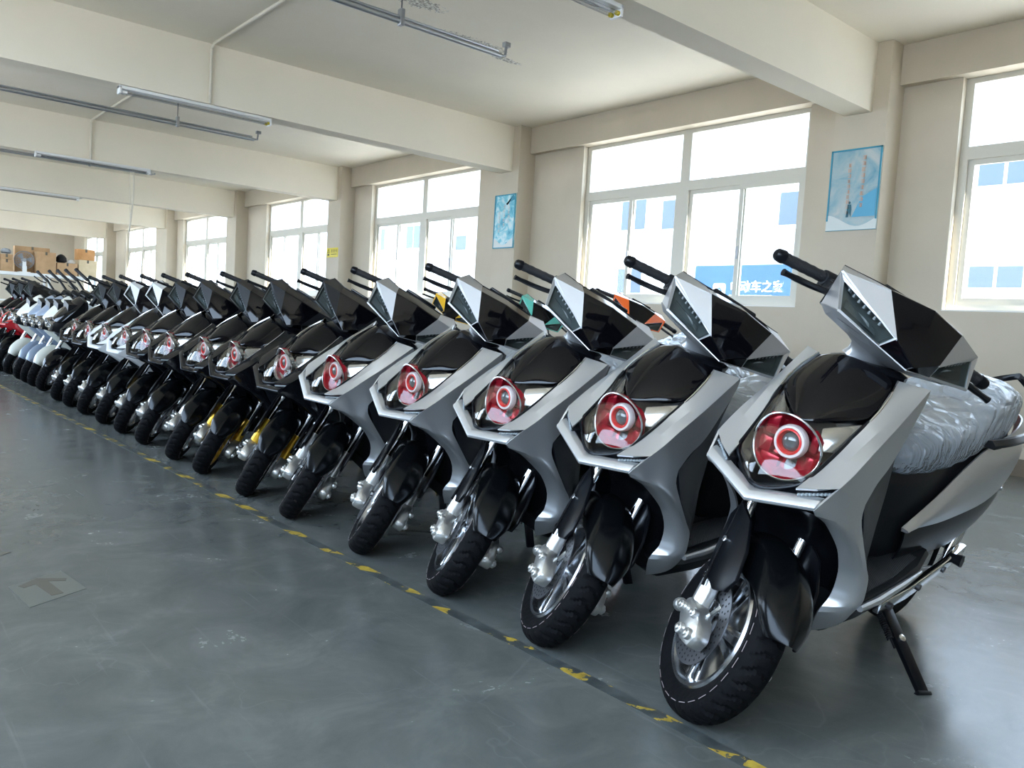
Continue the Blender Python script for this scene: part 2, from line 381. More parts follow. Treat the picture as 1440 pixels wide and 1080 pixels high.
for y in COLY: bb.box((WX-CD-.012, y-.012, 0), (WX, y, .155)).box((WX-CD-.012, y, 0), (WX-CD, y+CW, .155))
struct('baseboard_right', bb, 'baseboard_brown', 'dark brown painted baseboard along the window wall', weld=False)

def window(n, x, sg, y0, y1, detail=True):
    """sg +1: outside is +x.  Frame set back in the opening."""
    xa, xb = x+sg*.09, x+sg*.15
    lo, hi = min(xa, xb), max(xa, xb); t = .05; zt0, zt1 = 2.89, 3.01; ym0 = y0+(y1-y0)*.476; ym1 = ym0+.14
    m = MB()
    m.box((lo, y0, HS), (hi, y1, HS+.07)).box((lo, y0, HWD-t), (hi, y1, HWD)).box((lo, y0, HS+.07), (hi, y0+.07, HWD-t)).box((lo, y1-.07, HS+.07), (hi, y1, HWD-t))
    m.box((lo, ym0, HS+.07), (hi, ym1, HWD-t)).box((lo, y0+.07, zt0), (hi, ym0, zt1)).box((lo, ym1, zt0), (hi, y1-.07, zt1))
    m.box((min(x-sg*.0, xa), y0, HS), (max(x, xa), y1, HS+.012), 1)
    fr = struct('window_%d' % n, m, ['window_alu', 'sill_white'], 'wide aluminium sliding window with fixed top lights', weld=False)
    def pane(ya, yb, za, zb, xx):
        build('glass_pane', MB().box((xx-.003, ya, za), (xx+.003, yb, zb)), 'window_glass', fr, weld=False)
    xm = (lo+hi)/2
    pane(y0+.07, ym0, zt1, HWD-t, xm); pane(ym1, y1-.07, zt1, HWD-t, xm)
    for a, b in ((y0+.07, ym0), (ym1, y1-.07)):
        mid = (a+b)/2
        for k, (c, d) in enumerate(((a, mid+.035), (mid-.035, b))):
            xs = xm+sg*(.012 if k else -.016); w = .055
            s = MB().box((xs-.014, c, HS+.07), (xs+.014, d, HS+.13)).box((xs-.014, c, zt0-.05), (xs+.014, d, zt0)).box((xs-.014, c, HS+.13), (xs+.014, c+w, zt0-.05)).box((xs-.014, d-w, HS+.13), (xs+.014, d, zt0-.05))
            so_ = build('sash', s, 'window_alu', fr, weld=False)
            build('glass_pane', MB().box((xs-.003, c+w, HS+.13), (xs+.003, d-w, zt0-.05)), 'window_glass', so_, weld=False)
            if detail and not k:
                build('latch_handle', MB().box((xs-sg*.014-.012, d-.04, 2.02), (xs-sg*.014+.012, d-.018, 2.17)), 'steel_grey', so_, bevel=.004)
    return fr
for i, (a, b) in enumerate(WIN):
    window(i+1, WX, 1, a, b, i < 3); portal('daylight_portal', WX+.26, a, b, HS, HWD, 1)
for a, b in LW: portal('daylight_portal', LX-.26, a, b, 1.3 if a < 20 else .25, 3.6, -1)

# ------------------------------------------------------------------ outside
struct('ground_outside', MB().box((WX+.24, -40, -.6), (60, 80, -.4)).box((-60, -40, -.6), (LX-.24, 80, -.4)), 'outdoor_ground', 'pale yard between the buildings', weld=False)
FX = 20.0
fac = empty('opposite_building', (FX, 12, -.4)); fac.location = (0, 0, 0)
tag(fac, 'white rendered building with blue tinted windows seen through the glass', 'building')
build('facade_wall', MB().box((FX, -30, -.4), (FX+8, 60, 8.5)), 'facade_render', fac, weld=False)
def fwin(y0, y1, z0, z1, split=True):
    f = build('facade_window', MB().box((FX-.06, y0, z0), (FX+.02, y1, z1)), 'sill_white', fac, weld=False)
    m = (y0+y1)/2
    for a, b in (((y0+.05, m-.04), (m+.04, y1-.05)) if split else ((y0+.05, y1-.05),)):
        build('pane', MB().box((FX-.075, a, z0+.06), (FX-.055, b, z1-.06)), 'facade_glass', f, weld=False)
    build('sill', MB().box((FX-.14, y0-.08, z0-.1), (FX, y1+.08, z0)), 'sill_white', f, weld=False)
for (a, b, c, d) in ((17.1, 18.2, 4.35, 5.55), (15.4, 16.5, 4.3, 5.3), (9.9, 12.4, 4.2, 5.2), (17.1, 18.2, 2.3, 3.2), (6.2, 7.4, 4.8, 5.6), (6.2, 7.4, 2.5, 3.1), (26.6, 27.4, 4.0, 4.7), (21.5, 22.6, 4.3, 5.4), (24, 25.1, 4.3, 5.4), (30, 31.2, 4.2, 5.3), (33, 34.2, 4.2, 5.3), (24, 25.1, 2.2, 3.2), (0, 1.2, 4.5, 5.5), (3, 4.2, 2.4, 3.2)):
    fwin(a, b, c, d, b-a > 1)
build('downpipe', MB().cyl((FX-.08, 14.75, -.4), (FX-.08, 14.75, 8.4), .05), 'grey_blue_plastic', fac)
lamp = empty('street_lamp'); tag(lamp, 'slender pale street lamp with hooked arm in front of white building', 'street lamp')
build('pole', MB().cyl((18.6, 13.98, -.4), (18.6, 13.98, 5.2), .035), 'lamp_white', lamp)
build('arm', MB().tube(crv([(18.6, 13.98, 5.2), (18.6, 13.9, 5.5), (18.6, 13.6, 5.55), (18.6, 13.45, 5.35)], 5), .02), 'lamp_white', lamp)
build('lamp_head', MB().lathex([(-.05, .01), (-.04, .12), (.04, .12), (.05, .01)], (18.6, 13.5, 5.3)), 'lamp_white', lamp)
BX = 17.4
ban = build('banner', MB().box((BX, 10.05, 1.55), (BX+.03, 13.12, 2.92)), 'banner_cloth', weld=False)
tag(ban, 'blue banner with white lettering hanging outside the middle window', 'banner')
def text(name, body, size, loc, parent, m, ext=.004):
    c = bpy.data.curves.new(name, 'FONT'); c.body = body; c.size = size; c.extrude = ext; c.offset = size*.012
    o = bpy.data.objects.new(name, c); COL.objects.link(o); c.materials.append(MATS[m]); o.parent = parent
    M = Matrix(((0, 0, -1, 0), (-1, 0, 0, 0), (0, 1, 0, 0), (0, 0, 0, 1)))   # reads along -Y, faces -X
    dg = bpy.context.evaluated_depsgraph_get(); dg.update()
    me = bpy.data.meshes.new_from_object(o.evaluated_get(dg)); bpy.data.objects.remove(o)
    o = bpy.data.objects.new(name, me); COL.objects.link(o); o.parent = parent
    o.matrix_world = Matrix.Translation(loc) @ M
    return o
for yy_ in (10.1, 13.07): build('banner_post', MB().box((BX+.03, yy_-.03, -.4), (BX+.09, yy_+.03, 2.95)), 'steel_grey', ban, weld=False)
text('lettering', '电动车之家', .305, (BX-.006, 12.02, 2.27), ban, 'white_print')
text('lettering', 'ELECTRIC VEHICLE HOME', .105, (BX-.006, 12.02, 2.10), ban, 'white_print')
lg = MB(); c0, z0 = 12.33, 2.285
def rr2(cy, cz, w, h, r, n=5):
    out = []
    for sx, sz, a0 in ((1, 1, 0), (-1, 1, 90), (-1, -1, 180), (1, -1, 270)):
        for k in range(n+1):
            t = rad(a0+90*k/n); out.append((cy+sx*(w-r)+r*cos(t), cz+sz*(h-r)+r*sin(t)))
    return out
lg.prism([(BX-.004, a, b) for a, b in rr2(c0, z0-.01, .19, .19, .07)], (-.004, 0, 0))
logo = build('logo', lg, 'white_print', ban)
lm = MB(); lm.prism([(BX-.009, c0-.12, z0-.02), (BX-.009, c0, z0+.09), (BX-.009, c0+.12, z0-.02), (BX-.009, c0+.06, z0-.02), (BX-.009, c0, z0+.03), (BX-.009, c0-.06, z0-.02)], (-.004, 0, 0))
for s in (-1, 1): lm.prism([(BX-.009, c0+s*.085+.04*cos(t*pi/5), z0-.09+.04*sin(t*pi/5)) for t in range(10)], (-.004, 0, 0))
build('logo_mark', lm, 'banner_cloth', logo)

# ------------------------------------------------------------------ pipes, lamps, conduits under the ceiling
for i, (y, lab) in enumerate(((5.82, 'nearest galvanized steel pipe hanging by the peeling ceiling patch'), (11.36, 'galvanized steel pipe hanging in the second ceiling bay'), (16.12, 'galvanized steel pipe hanging in the third bay above the dangling cord'), (21.6, 'thin galvanized pipe hanging in the fourth ceiling bay'), (27, 'farthest thin galvanized pipe hanging under the ceiling'))):
    p = empty('hanging_pipe', (4.63, y, 3.5)); p.location = (0, 0, 0); tag(p, lab, 'pipe', 'galvanized pipes under the ceiling')
    build('pipe', MB().cyl((-1.5, y, 3.5), (4.63, y, 3.5), .022, 12).cyl((-1.5, y, 3.535), (4.60, y, 3.535), .012, 8), 'pipe_steel', p)
    for x in (3.57, 1.2, -1.2):
        r = build('hanger_rod', MB().cyl((x, y, 3.56), (x, y, HC), .006, 8), 'rod_dark', p)
        build('clamp', MB().box((x-.02, y-.03, 3.465), (x+.02, y+.03, 3.60)), 'steel_grey', r, bevel=.008)
    build('end_hook', MB().tube([(4.60, y, 3.5), (4.68, y, 3.51), (4.69, y, 3.60)], .014, 8).box((4.66, y-.025, 3.59), (4.72, y+.025, 3.63)), 'steel_grey', p)
for (x0, x1, y, lab, yel) in ((2.35, 4.04, 9.44, 'unlit tube lamp under the second beam with a yellow green end cap', True), (2.6, 4.26, 4.05, 'unlit tube lamp at top edge under the nearest beam', True), (2.48, 4.2, 14.75, 'unlit tube lamp under the third beam beside the dangling cord', False), (2.6, 4.3, 20.35, 'unlit tube lamp under the fourth beam', False)):
    z = HB
    t = empty('tube_lamp', (0, 0, 0)); tag(t, lab, 'lamp', 'unlit tube lamps under the beams')
    build('lamp_body', MB().box((x0, y-.055, z-.035), (x1, y+.055, z)), 'lamp_white', t, bevel=.008)
    for s in (-.03, .03):
        tb = build('tube', MB().cyl((x0+.04, y+s, z-.062), (x1-.04, y+s, z-.062), .014, 12), 'tube_glass', t)
        for xx, mt in ((x0+.03, 'lamp_white'), (x1-.05, 'brass_cap' if yel else 'lamp_white')):
            build('end_cap', MB().cyl((xx, y+s, z-.062), (xx+.05, y+s, z-.062), .017, 12), mt, tb)
    for xx in (x0, x1-.025): build('lamp_holder', MB().box((xx, y-.055, z-.085), (xx+.025, y+.055, z)), 'lamp_white', t, bevel=.006)
for (y, yc, lab) in ((9.355, 7.3, 'white cable conduit running over the ceiling and down the second beam'), (14.785, 12.2, 'white cable conduit running over the ceiling and down the third beam')):
    c = build('cable_conduit', MB().tube([(3.28, yc, HC-.018), (3.28, y-.10, HC-.018), (3.28, y-.03, HC-.05), (3.28, y-.02, HC-.12), (3.28, y-.02, HB)], .017, 8), 'conduit_white')
    tag(c, lab, 'conduit')
cb = build('drop_cable', MB().tube(crv([(4.30, 16.1, 3.48), (4.31, 16.1, 3.1), (4.27, 16.1, 2.6), (4.24, 16.1, 2.35)], 6), .016, 8).tube(crv([(4.24, 16.1, 3.48), (4.25, 16.1, 3.0), (4.26, 16.1, 2.6)], 6), .006, 6), 'conduit_white')
tag(cb, 'white cable dangling from the third pipe', 'cable')

# ------------------------------------------------------------------ posters and the yellow sign
def glyph_column(m, x, y, z_top, n, s):
    """column of small illegible stroke clusters facing -X"""
    for i in range(n):
        cz = z_top-i*s*1.12-s/2
        for k in range(3):
            zz = cz+(k-1)*s*.3; w = s*random.uniform(.25, .42)
            m.box((x-.002, y-w, zz-s*.05), (x, y+w, zz+s*.05))
        for k in range(2):
            yy = y+random.uniform(-.3, .3)*s; m.box((x-.002, yy-s*.05, cz-s*.4), (x, yy+s*.05, cz+s*random.uniform(.2, .4)))
def poster(px, y0, y1, z0, z1, kind, label):
    x = WX-CD
    p = build('poster', MB().box((x-.012, y0, z0), (x-.001, y1, z1)), 'poster_sky' if kind == 1 else 'poster_art', weld=False)
    tag(p, label, 'poster'); xf = x-.0125
    b = .016; zb = z0 if kind == 2 else z0+.10
    build('frame_edge', MB().box((xf-.006, y0, zb), (xf, y0+b, z1)).box((xf-.006, y1-b, zb), (xf, y1, z1)).box((xf-.006, y0, z1-b), (xf, y1, z1)).box((xf-.006, y0, z0), (xf, y1, z0+(b if kind == 2 else .004))), 'poster_teal', p, weld=False)
    xi = xf-.001
    w = [(xi, y1-b*0, z0+.002)]+[(xi, y1-(y1-y0)*t, z0+(.10+.06*cos(t*pi*1.6) if kind == 1 else .10+.05*cos(t*2*pi))) for t in [k/12 for k in range(13)]]+[(xi, y0, z0+.002)]
    build('white_wave', MB().prism(w, (-.0015, 0, 0)), 'poster_white', p)
    g = MB()
    if kind == 1:
        t = [(xi-.002, y0+.02, z0+.40), (xi-.002, y0+.17, z0+.32), (xi-.002, y0+.255, z0+.13), (xi-.002, y0+.02, z0+.13)]
        build('tower_picture', MB().prism(t, (-.0015, 0, 0)), 'tower_blue', p)
        yf = y0+.285; f = MB()
        f.prism([(xi-.004, yf-.02, z0+.13), (xi-.004, yf-.025, z0+.2), (xi-.004, yf-.018, z0+.255), (xi-.004, yf+.018, z0+.255), (xi-.004, yf+.022, z0+.2), (xi-.004, yf+.03, z0+.13), (xi-.004, yf+.006, z0+.13), (xi-.004, yf, z0+.18)], (-.001, 0, 0))
        f.prism([(xi-.004, yf+.012*cos(k*pi/4), z0+.272+.014*sin(k*pi/4)) for k in range(8)], (-.001, 0, 0))
        build('figure_picture', f, 'figure_dark', p)
        glyph_column(g, xi-.003, y0+.17, z1-.07, 9, .052); glyph_column(g, xi-.003, y0+.31, z1-.14, 10, .046)
        build('lettering', g, 'ink_orange', p, weld=False)
    else:
        for (dy, n, zt) in ((.14, 4, z1-.17), (.25, 5, z1-.15), (.36, 5, z1-.24)): glyph_column(g, xi-.003, y0+dy, zt, n, .06)
        build('lettering', g, 'poster_white', p, weld=False)
        build('leaf_picture', MB().prism([(xi-.002, y0+.02+.11*(1-cos(k*pi/8))*.9, z1-.09+.07*sin(k*pi/4)) for k in range(8)], (-.001, 0, 0)), 'poster_teal', p)
poster(1, 3.752, 4.272, 2.225, 3.03, 1, 'blue sky poster with small figure and orange lettering on nearest column')
poster(2, 9.215, 9.70, 2.23, 3.035, 2, 'turquoise poster with pale lettering on the second column')
xs = WX-CD
sg = build('warning_sign', MB().box((xs-.008, 14.66, 2.235), (xs-.001, 15.13, 2.425)), 'sign_yellow', bevel=.003)
tag(sg, 'small yellow warning sign on the third column', 'sign')
g = MB(); yy = 14.92
for k in range(4):
    for q in range(3): g.box((xs-.010, yy-k*.068-.024, 2.335+q*.022), (xs-.008, yy-k*.068+.024, 2.343+q*.022))
    g.box((xs-.010, yy-k*.068-.004, 2.33), (xs-.008, yy-k*.068+.004, 2.39))
for k in range(12): g.box((xs-.010, yy+.02-k*.021-.007, 2.29), (xs-.008, yy+.02-k*.021+.007, 2.305))
build('lettering', g, 'ink_dark', sg, weld=False)
g = MB()
for a, b in (((15.09, 2.33), (15.05, 2.40)), ((15.05, 2.40), (15.01, 2.33)), ((15.01, 2.33), (15.09, 2.33))): g.cyl((xs-.009, a[0], a[1]), (xs-.009, b[0], b[1]), .005, 6)
g.box((xs-.010, 15.015, 2.27), (xs-.008, 15.085, 2.305))
build('warning_symbol', g, 'ink_dark', sg)

# ------------------------------------------------------------------ floor markings
hz = [(1.775, .85), (1.785, 1.21), (1.79, 1.49), (1.78, 1.92), (1.76, 2.38), (1.755, 2.64), (1.74, 3.41), (1.735, 4.07), (1.715, 5.31), (1.67, 7.19), (1.61, 9.09), (1.57, 10.5), (1.5, 13)]
rows = []
for (x, y) in hz: rows.append([(x-.024, y, .0015), (x+.024, y, .0015)])
o = build('hazard_tape', MB().sheet(rows), 'worn_hazard_tape', solid=.001); tag(o, 'worn yellow and black hazard tape along the floor before the wheels', 'floor tape')
ar = build('floor_arrow', MB().prism([(.505, 3.39, .0005), (.70, 3.50, .0005), (.735, 3.235, .0005), (.53, 3.12, .0005)], (0, 0, .001)), 'arrow_base'); tag(ar, 'faded arrow sticker on the floor at left', 'floor sticker')
build('arrow_mark', MB().prism([(.535, 3.375, .0015), (.605, 3.44, .0015), (.70, 3.39, .0015), (.69, 3.36, .0015), (.635, 3.385, .0015), (.655, 3.22, .0015), (.615, 3.21, .0015), (.59, 3.37, .0015), (.55, 3.345, .0015)], (0, 0, .0008)), 'arrow_faded', ar)
ym = build('tape_scrap', MB().prism([(.50, 3.83, .0005), (.56, 3.875, .0005), (.585, 3.855, .0005), (.52, 3.80, .0005)], (0, 0, .001)), 'gold_alloy'); ym.data.materials[0] = MATS['arrow_faded']
tag(ym, 'scrap of faded yellow tape at the left edge of the floor', 'tape scrap')

# ------------------------------------------------------------------ scooters
# local frame: X forward, Y to the rider's left, Z up; origin on the ground under the front axle
RK = rad(22); AX = Vector((-sin(RK), 0, cos(RK))); P0 = Vector((-.052, 0, .25)); STEER = rad(51)
RM = Matrix.Rotation(STEER, 3, AX)
def ST(v): return P0+RM @ (v-P0)
LEAN, HEAD = rad(15.4), rad(2.5)
def bike_matrix(x, y, lean=LEAN, head=HEAD, sc=1):
    F = Vector((-cos(head), -sin(head), 0)); L0 = Vector((sin(head), -cos(head), 0)); U0 = Vector((0, 0, 1))
    L = L0*cos(lean)-U0*sin(lean); U = U0*cos(lean)+L0*sin(lean)
    M = Matrix.Identity(4)
    for i in range(3): M[i][0] = F[i]*sc; M[i][1] = L[i]*sc; M[i][2] = U[i]*sc
    M[0][3], M[1][3] = x, y
    return M
def sgn(p, s): return (p[0], p[1]*s, p[2])
def lerp(a, b, t): return tuple(a[i]*(1-t)+b[i]*t for i in range(3))
def bow(a, b, n, out):
    """n points from a to b, pushed outward in y"""
    return [(lambda q, k: (q[0], q[1]+out*sin(pi*k), q[2]))(lerp(a, b, i/(n-1)), i/(n-1)) for i in range(n)]

def wheel_parts(root, name, c, R, rim_r, steer, hw=.053, hub_motor=False):
    ax, ay, az = c
    prof = [(-.036, rim_r+.004), (-.047, rim_r+.022), (-hw, R-.045), (-hw+.003, R-.032), (-hw+.010, R-.018), (-.034, R-.009), (-.025, R-.0045), (-.017, R-.002), (-.008, R), (.008, R)]
    full = prof+[(-y, r) for y, r in prof[:-2]][::-1]
    n = 240; rings = []
    for y, r in full:
        ring = []
        for k in range(n):
            rr = r; ph = (k/n*36+abs(y)*16*(1 if y > 0 else 1)) % 1
            if abs(y) < .04 and r > R-.016 and ph < .24 and abs(y) > .006: rr -= .007
            t = 2*pi*k/n; ring.append((ax+rr*cos(t), ay+y, az+rr*sin(t)))
        rings.append(ring)
    mb = MB().loft(rings, False)
    root_w = build(name, mb, 'rubber', root, steer=steer, sharp=30)
    for s in (-1, 1):
        st = MB()
        for k in range(0, 60, 2):
            t0, t1 = 2*pi*k/60, 2*pi*(k+1.3)/60
            st.add([(ax+r*cos(t), ay+s*y, az+r*sin(t)) for r, y, t in ((R-.0355, hw+.0005, t0), (R-.0335, hw+.0003, t0), (R-.0335, hw+.0003, t1), (R-.0355, hw+.0005, t1))], [(0, 1, 2, 3)])
        build('tyre_stripe', st, 'stripe_red', root_w, steer=steer, solid=.0008)
    rp = [(-.040, rim_r+.008), (-.046, rim_r+.002), (-.044, rim_r-.008), (-.034, rim_r-.014), (-.028, rim_r-.022), (.028, rim_r-.022), (.034, rim_r-.014), (.044, rim_r-.008), (.046, rim_r+.002), (.040, rim_r+.008)]
    rm = MB().lathe(rp, c, 72)
    rim = build('rim', rm, 'alloy', root_w, steer=steer, sharp=30)
    sp = MB(); hr = .085 if hub_motor else .03
    for k in range(5):
        for d in (-.13, .13):
            t = 2*pi*k/5+.3; a0 = t+d*1.6; a1 = t+d*1.1; e = .011
            for s in (-1, 1):
                pa = Vector((ax+hr*cos(a0), ay+s*.026, az+hr*sin(a0))); pb = Vector((ax+(rim_r-.018)*cos(a1), ay+s*.034, az+(rim_r-.018)*sin(a1)))
                if s == -1: q = (pa, pb)
                else:
                    w0 = Vector((-sin(t), 0, cos(t)))
                    sp.add([q[0]-w0*e, q[0]+w0*e, pa+w0*e, pa-w0*e, q[1]-w0*e*1.15, q[1]+w0*e*1.15, pb+w0*e*1.15, pb-w0*e*1.15], [(0, 1, 2, 3), (7, 6, 5, 4), (0, 4, 5, 1), (1, 5, 6, 2), (2, 6, 7, 3), (3, 7, 4, 0)])
    sp.lathe([(-.04, 0.001), (-.04, hr*.8), (-.034, hr+.01), (.034, hr+.01), (.04, hr*.8), (.04, 0)], c, 36)
    build('spokes', sp, 'alloy', rim, steer=steer, bevel=.002)
    return root_w
def disc(root, c, y, steer, R=.132):
    m = MB().lathe([(-.002, R-.052), (-.002, R), (.002, R), (.002, R-.052)], (c[0], y, c[2]), 60, 0, True)
    for ring, n, off in ((R-.012, 32, 0), (R-.025, 30, .5), (R-.039, 26, .2)):
        for k in range(n):
            t = 2*pi*(k+off)/n
            for s in (-1, 1):
                cx, cz = c[0]+ring*cos(t), c[2]+ring*sin(t)
                m.add([(cx+.0038*cos(q*pi/3), y+s*.0023, cz+.0038*sin(q*pi/3)) for q in range(6)], [tuple(range(6))], 1)
    for k in range(5):
        t = 2*pi*k/5; a = (c[0]+.03*cos(t), y, c[2]+.03*sin(t)); b = (c[0]+(R-.045)*cos(t), y, c[2]+(R-.045)*sin(t))
        m.tube([a, b], .007, 6, 2)
    d = build('brake_disc', m, ['disc_steel', 'hole_dark', 'cast_alloy'], root, steer=steer, weld=False); return d
def caliper(root, s, steer=True):
    ax, _, az = P0; y0, y1 = s*.076, s*.128
    m = MB()
    poly = [(-.03, -.028), (.055, -.055), (.118, -.030), (.122, .012), (.085, .04), (.025, .048), (-.03, .04), (-.05, .01)]
    m.prism([(ax+a, y0, az+b) for a, b in poly], (0, y1-y0, 0))
    o = build('brake_caliper', m, 'cast_alloy', root, steer=steer, bevel=.012)
    for (a, c_, r) in ((.095, -.005, .017), (.05, .035, .015), (.045, -.03, .017), (-.025, .0, .014)):
        b = MB().cyl((ax+a, y1-s*.006, az+c_), (ax+a, y1+s*.012, az+c_), r, 12).cyl((ax+a, y1+s*.01, az+c_), (ax+a, y1+s*.018, az+c_), r*.55, 6)
        build('caliper_bolt', b, 'cast_alloy', o, steer=steer, bevel=.002)
    b = MB().tube([(ax-.06, s*.115, az-.02), (ax-.075, s*.115, az-.035)], .02, 12)
    build('hose_fitting', b, 'cast_alloy', o, steer=steer, bevel=.002)
    return o

def make_scooter(root):
    A = root
    # ---- front wheel, fork, fender
    fw = wheel_parts(A, 'front_wheel', tuple(P0), .267, .181, True)
    fd = Vector((-sin(rad(27)), 0, cos(rad(27))))
    for s in (-1, 1):
        disc(fw, tuple(P0), s*.066, True)
        caliper(A, s)
        m = MB(); c = Vector((P0.x, s*.096, P0.z))
        m.tube([c-fd*.01, c+fd*.05, c+fd*.19], [.022, .029, .025], 14)
        lo = build('fork_lower', m, 'fork_metal', A, steer=True)
        build('fork_tube', MB().tube([c+fd*.18, c+fd*.50], .0155, 14), 'chrome', lo, steer=True)
        poly = [(-.035, .108), (.02, .112), (.075, .15), (.085, .20), (.03, .265), (-.06, .315), (-.165, .315), (-.175, .26), (-.12, .175), (-.085, .125)]
        fc = build('fork_cover', MB().prism([(P0.x+a, s*.112, P0.z+b) for a, b in poly], (0, s*.012, 0)), 'black_satin', A, steer=True, bevel=.004)
        for a, b in ((-.045, .11), (-.095, .215)): build('cover_bolt', MB().cyl((P0.x+a, s*.123, P0.z+b), (P0.x+a, s*.131, P0.z+b), .011, 10), 'chrome', fc, steer=True, bevel=.002)
    build('fork_bridge', MB().box((P0.x-.30, -.11, .70), (P0.x-.20, .11, .74)), 'black_plastic', A, steer=True, bevel=.01)
    rows = []
    for i in range(17):
        t = i/16; a = rad(37+115*t); R = .292+.026*(1-t)**2
        tip = min(1, .55+t*3.2)
        tail = 1 if t < .85 else 1-(t-.85)*2.2
        w = .078*tip*tail; sk = (.045+.065*math.exp(-((t-.46)/.24)**2))
        sec = [(-w, R-sk), (-w*1.02, R-sk*.45), (-w*.86, R-.008), (-w*.45, R+.006), (-w*.12, R+.016), (0, R+.018)]
        sec = sec+[(-y, r) for y, r in sec[:-1]][::-1]
        rows.append([(P0.x+r*cos(a), y, P0.z+r*sin(a)) for y, r in sec])
    build('front_fender', MB().sheet(rows), 'fender_black', A, sub=1, solid=.004, steer=True, sharp=50)

    # ---- side fairings: blade beside the lamp and the leg shield below it
    shI, shR, shO = (-.288, .120, 1.061), (-.346, .186, 1.059), (-.356, .184, 1.046)
    mk = (0, .186, .800)
    up = [[shI, lerp(shI, shR, .5), shR, lerp(shR, shO, .6), shO],
          [(-.160, .136, .955), (-.185, .167, .960), (-.214, .188, .956), (-.28, .190, .975), (-.345, .184, .993)],
          [(-.088, .122, .876), (-.092, .160, .885), (-.105, .190, .880), (-.19, .196, .868), (-.268, .190, .852)],
          [(-.02, .112, .815), (-.032, .155, .833), (-.048, .190, .836), (-.13, .199, .815), (-.20, .197, .80)],
          [(.050, .102, .766), (.032, .147, .783), mk, (-.075, .1955, .774), (-.150, .205, .748)]]
    up = [r[:] for r in up]
    dense = [[Vector(p) for p in r] for r in up]
    cols = [crv([dense[i][j] for i in range(5)], 5) for j in range(5)]
    blade = MB().sheet([[cols[j][i] for j in range(5)] for i in range(len(cols[0]))])
    leg_i = [mk, (.052, .166, .735), (-.035, .168, .690), (-.135, .170, .623), (-.195, .170, .573), (-.248, .170, .501), (-.262, .168, .428), (-.240, .160, .372), (-.29, .142, .285)]
    leg_o = [(-.150, .205, .748), (-.158, .208, .702), (-.205, .214, .640), (-.25, .220, .585), (-.285, .226, .541), (-.315, .230, .505), (-.325, .234, .46), (-.330, .234, .425), (-.350, .212, .372)]
    LI, LO_ = crv(leg_i, 3), crv(leg_o, 3)
    LI[0:4] = [lerp(leg_i[0], leg_i[1], k/3) for k in range(4)]
    rows = []
    for i, (a, b) in enumerate(zip(LI, LO_)):
        out = .018*min(1, i/5); rows.append(bow(a, b, 7, out))
    leg = MB().sheet(rows)
    for s in (1, -1):
        m = MB(); b2 = blade if s == 1 else blade.mirror(); l2 = leg if s == 1 else leg.mirror()
        m.add(b2.v, b2.f); m.add(l2.v, l2.f)
        sf = build('side_fairing', m, 'silver_satin', A, solid=.006, sharp=24, offs=-1)
        # running-light strip tucked under the blade edge
        p0_, p1_ = sgn((.047, .106, .758), s), sgn((.002, .180, .789), s)
        dz = Vector((-.006, 0, -.016)); bk = Vector((-.035, -.01*s, 0)); a_, b_ = Vector(p0_), Vector(p1_)
        mm = MB(); mm.loft([[a_, a_+bk, a_+bk+dz, a_+dz], [b_, b_+bk, b_+bk+dz, b_+dz]])
        strip = build('running_light', mm, 'black_plastic', A, bevel=.002)
        dd = MB()
        for k in range(9):
            q = a_.lerp(b_, (k+.6)/10)+dz*.5; dd.lathex([(.0, .0), (.004, .003), (.0, .006), (-.004, .006)], (q.x, q.y, q.z), 8)
        build('led', dd, 'signal_inner', strip)
    # ---- silver chin (V shaped lip under the lamp)
    rings = []
    for y in (-.166, -.12, -.06, -.02, 0, .02, .06, .12, .166):
        a = abs(y); x = .090-.24*a; z = .686+.285*a
        rings.append([(x, y, z), (x+.004, y, z+.010), (x-.012, y, z+.028), (x-.034, y, z+.034), (x-.040, y, z+.028), (x-.03, y, z+.006)])
    build('chin_lip', MB().loft(rings), 'silver_satin', A, bevel=.002, sharp=25)
    # ---- black chest panel above the lamp
    half = [[(-.286, -.116, 1.059), (-.268, -.075, 1.076), (-.252, -.035, 1.088), (-.243, 0, 1.092)],
            [(-.235, -.130, 1.020), (-.205, -.080, 1.032), (-.180, -.035, 1.037), (-.170, 0, 1.038)],
            [(-.190, -.134, .982), (-.145, -.085, .980), (-.115, -.035, .972), (-.105, 0, .970)],
            [(-.160, -.132, .953), (-.112, -.078, .932), (-.065, -.028, .912), (-.052, 0, .908)]]
    rows = [r+[sgn(p, -1) for p in r[:-1]][::-1] for r in half]
    cp = build('chest_panel', MB().sheet(rows), 'gloss_black', A, sub=2, solid=.005, sharp=60, offs=-1)
    for s in (-1, 1): build('panel_gasket', MB().tube([sgn(p, s) for p in ((-.286, .119, 1.060), (-.235, .133, 1.020), (-.190, .137, .982), (-.160, .135, .953))], .003, 6), 'chrome', cp)
    # ---- headlight
    def lens_rows(dx):
        h = [[(-.160, -.132, .951), (-.112, -.078, .930), (-.065, -.028, .910), (-.052, 0, .906)],
             [(-.090, -.121, .878), (-.032, -.075, .868), (.000, -.03, .862), (.008, 0, .860)],
             [(-.020, -.112, .816), (.018, -.072, .806), (.040, -.03, .800), (.046, 0, .799)],
             [(.010, -.108, .786), (.036, -.070, .764), (.056, -.03, .750), (.061, 0, .747)],
             [(.020, -.085, .762), (.036, -.055, .742), (.052, -.025, .729), (.057, 0, .726)]]
        return [[(x+dx, y, z) for x, y, z in r]+[(x+dx, -y, z) for x, y, z in r[:-1]][::-1] for r in h]
    hl = build('headlight', MB().sheet(lens_rows(-.125)), 'lamp_housing', A, sub=1, solid=.006, sharp=30, offs=-1)
    # dark lower rim of the lamp
    r0 = lens_rows(-.002); rim_m = MB()
    edge = [r[0] for r in r0]+r0[-1][1:-1]+[r[-1] for r in r0][::-1]
    rim_m.tube(crv(edge, 3), .0055, 8)
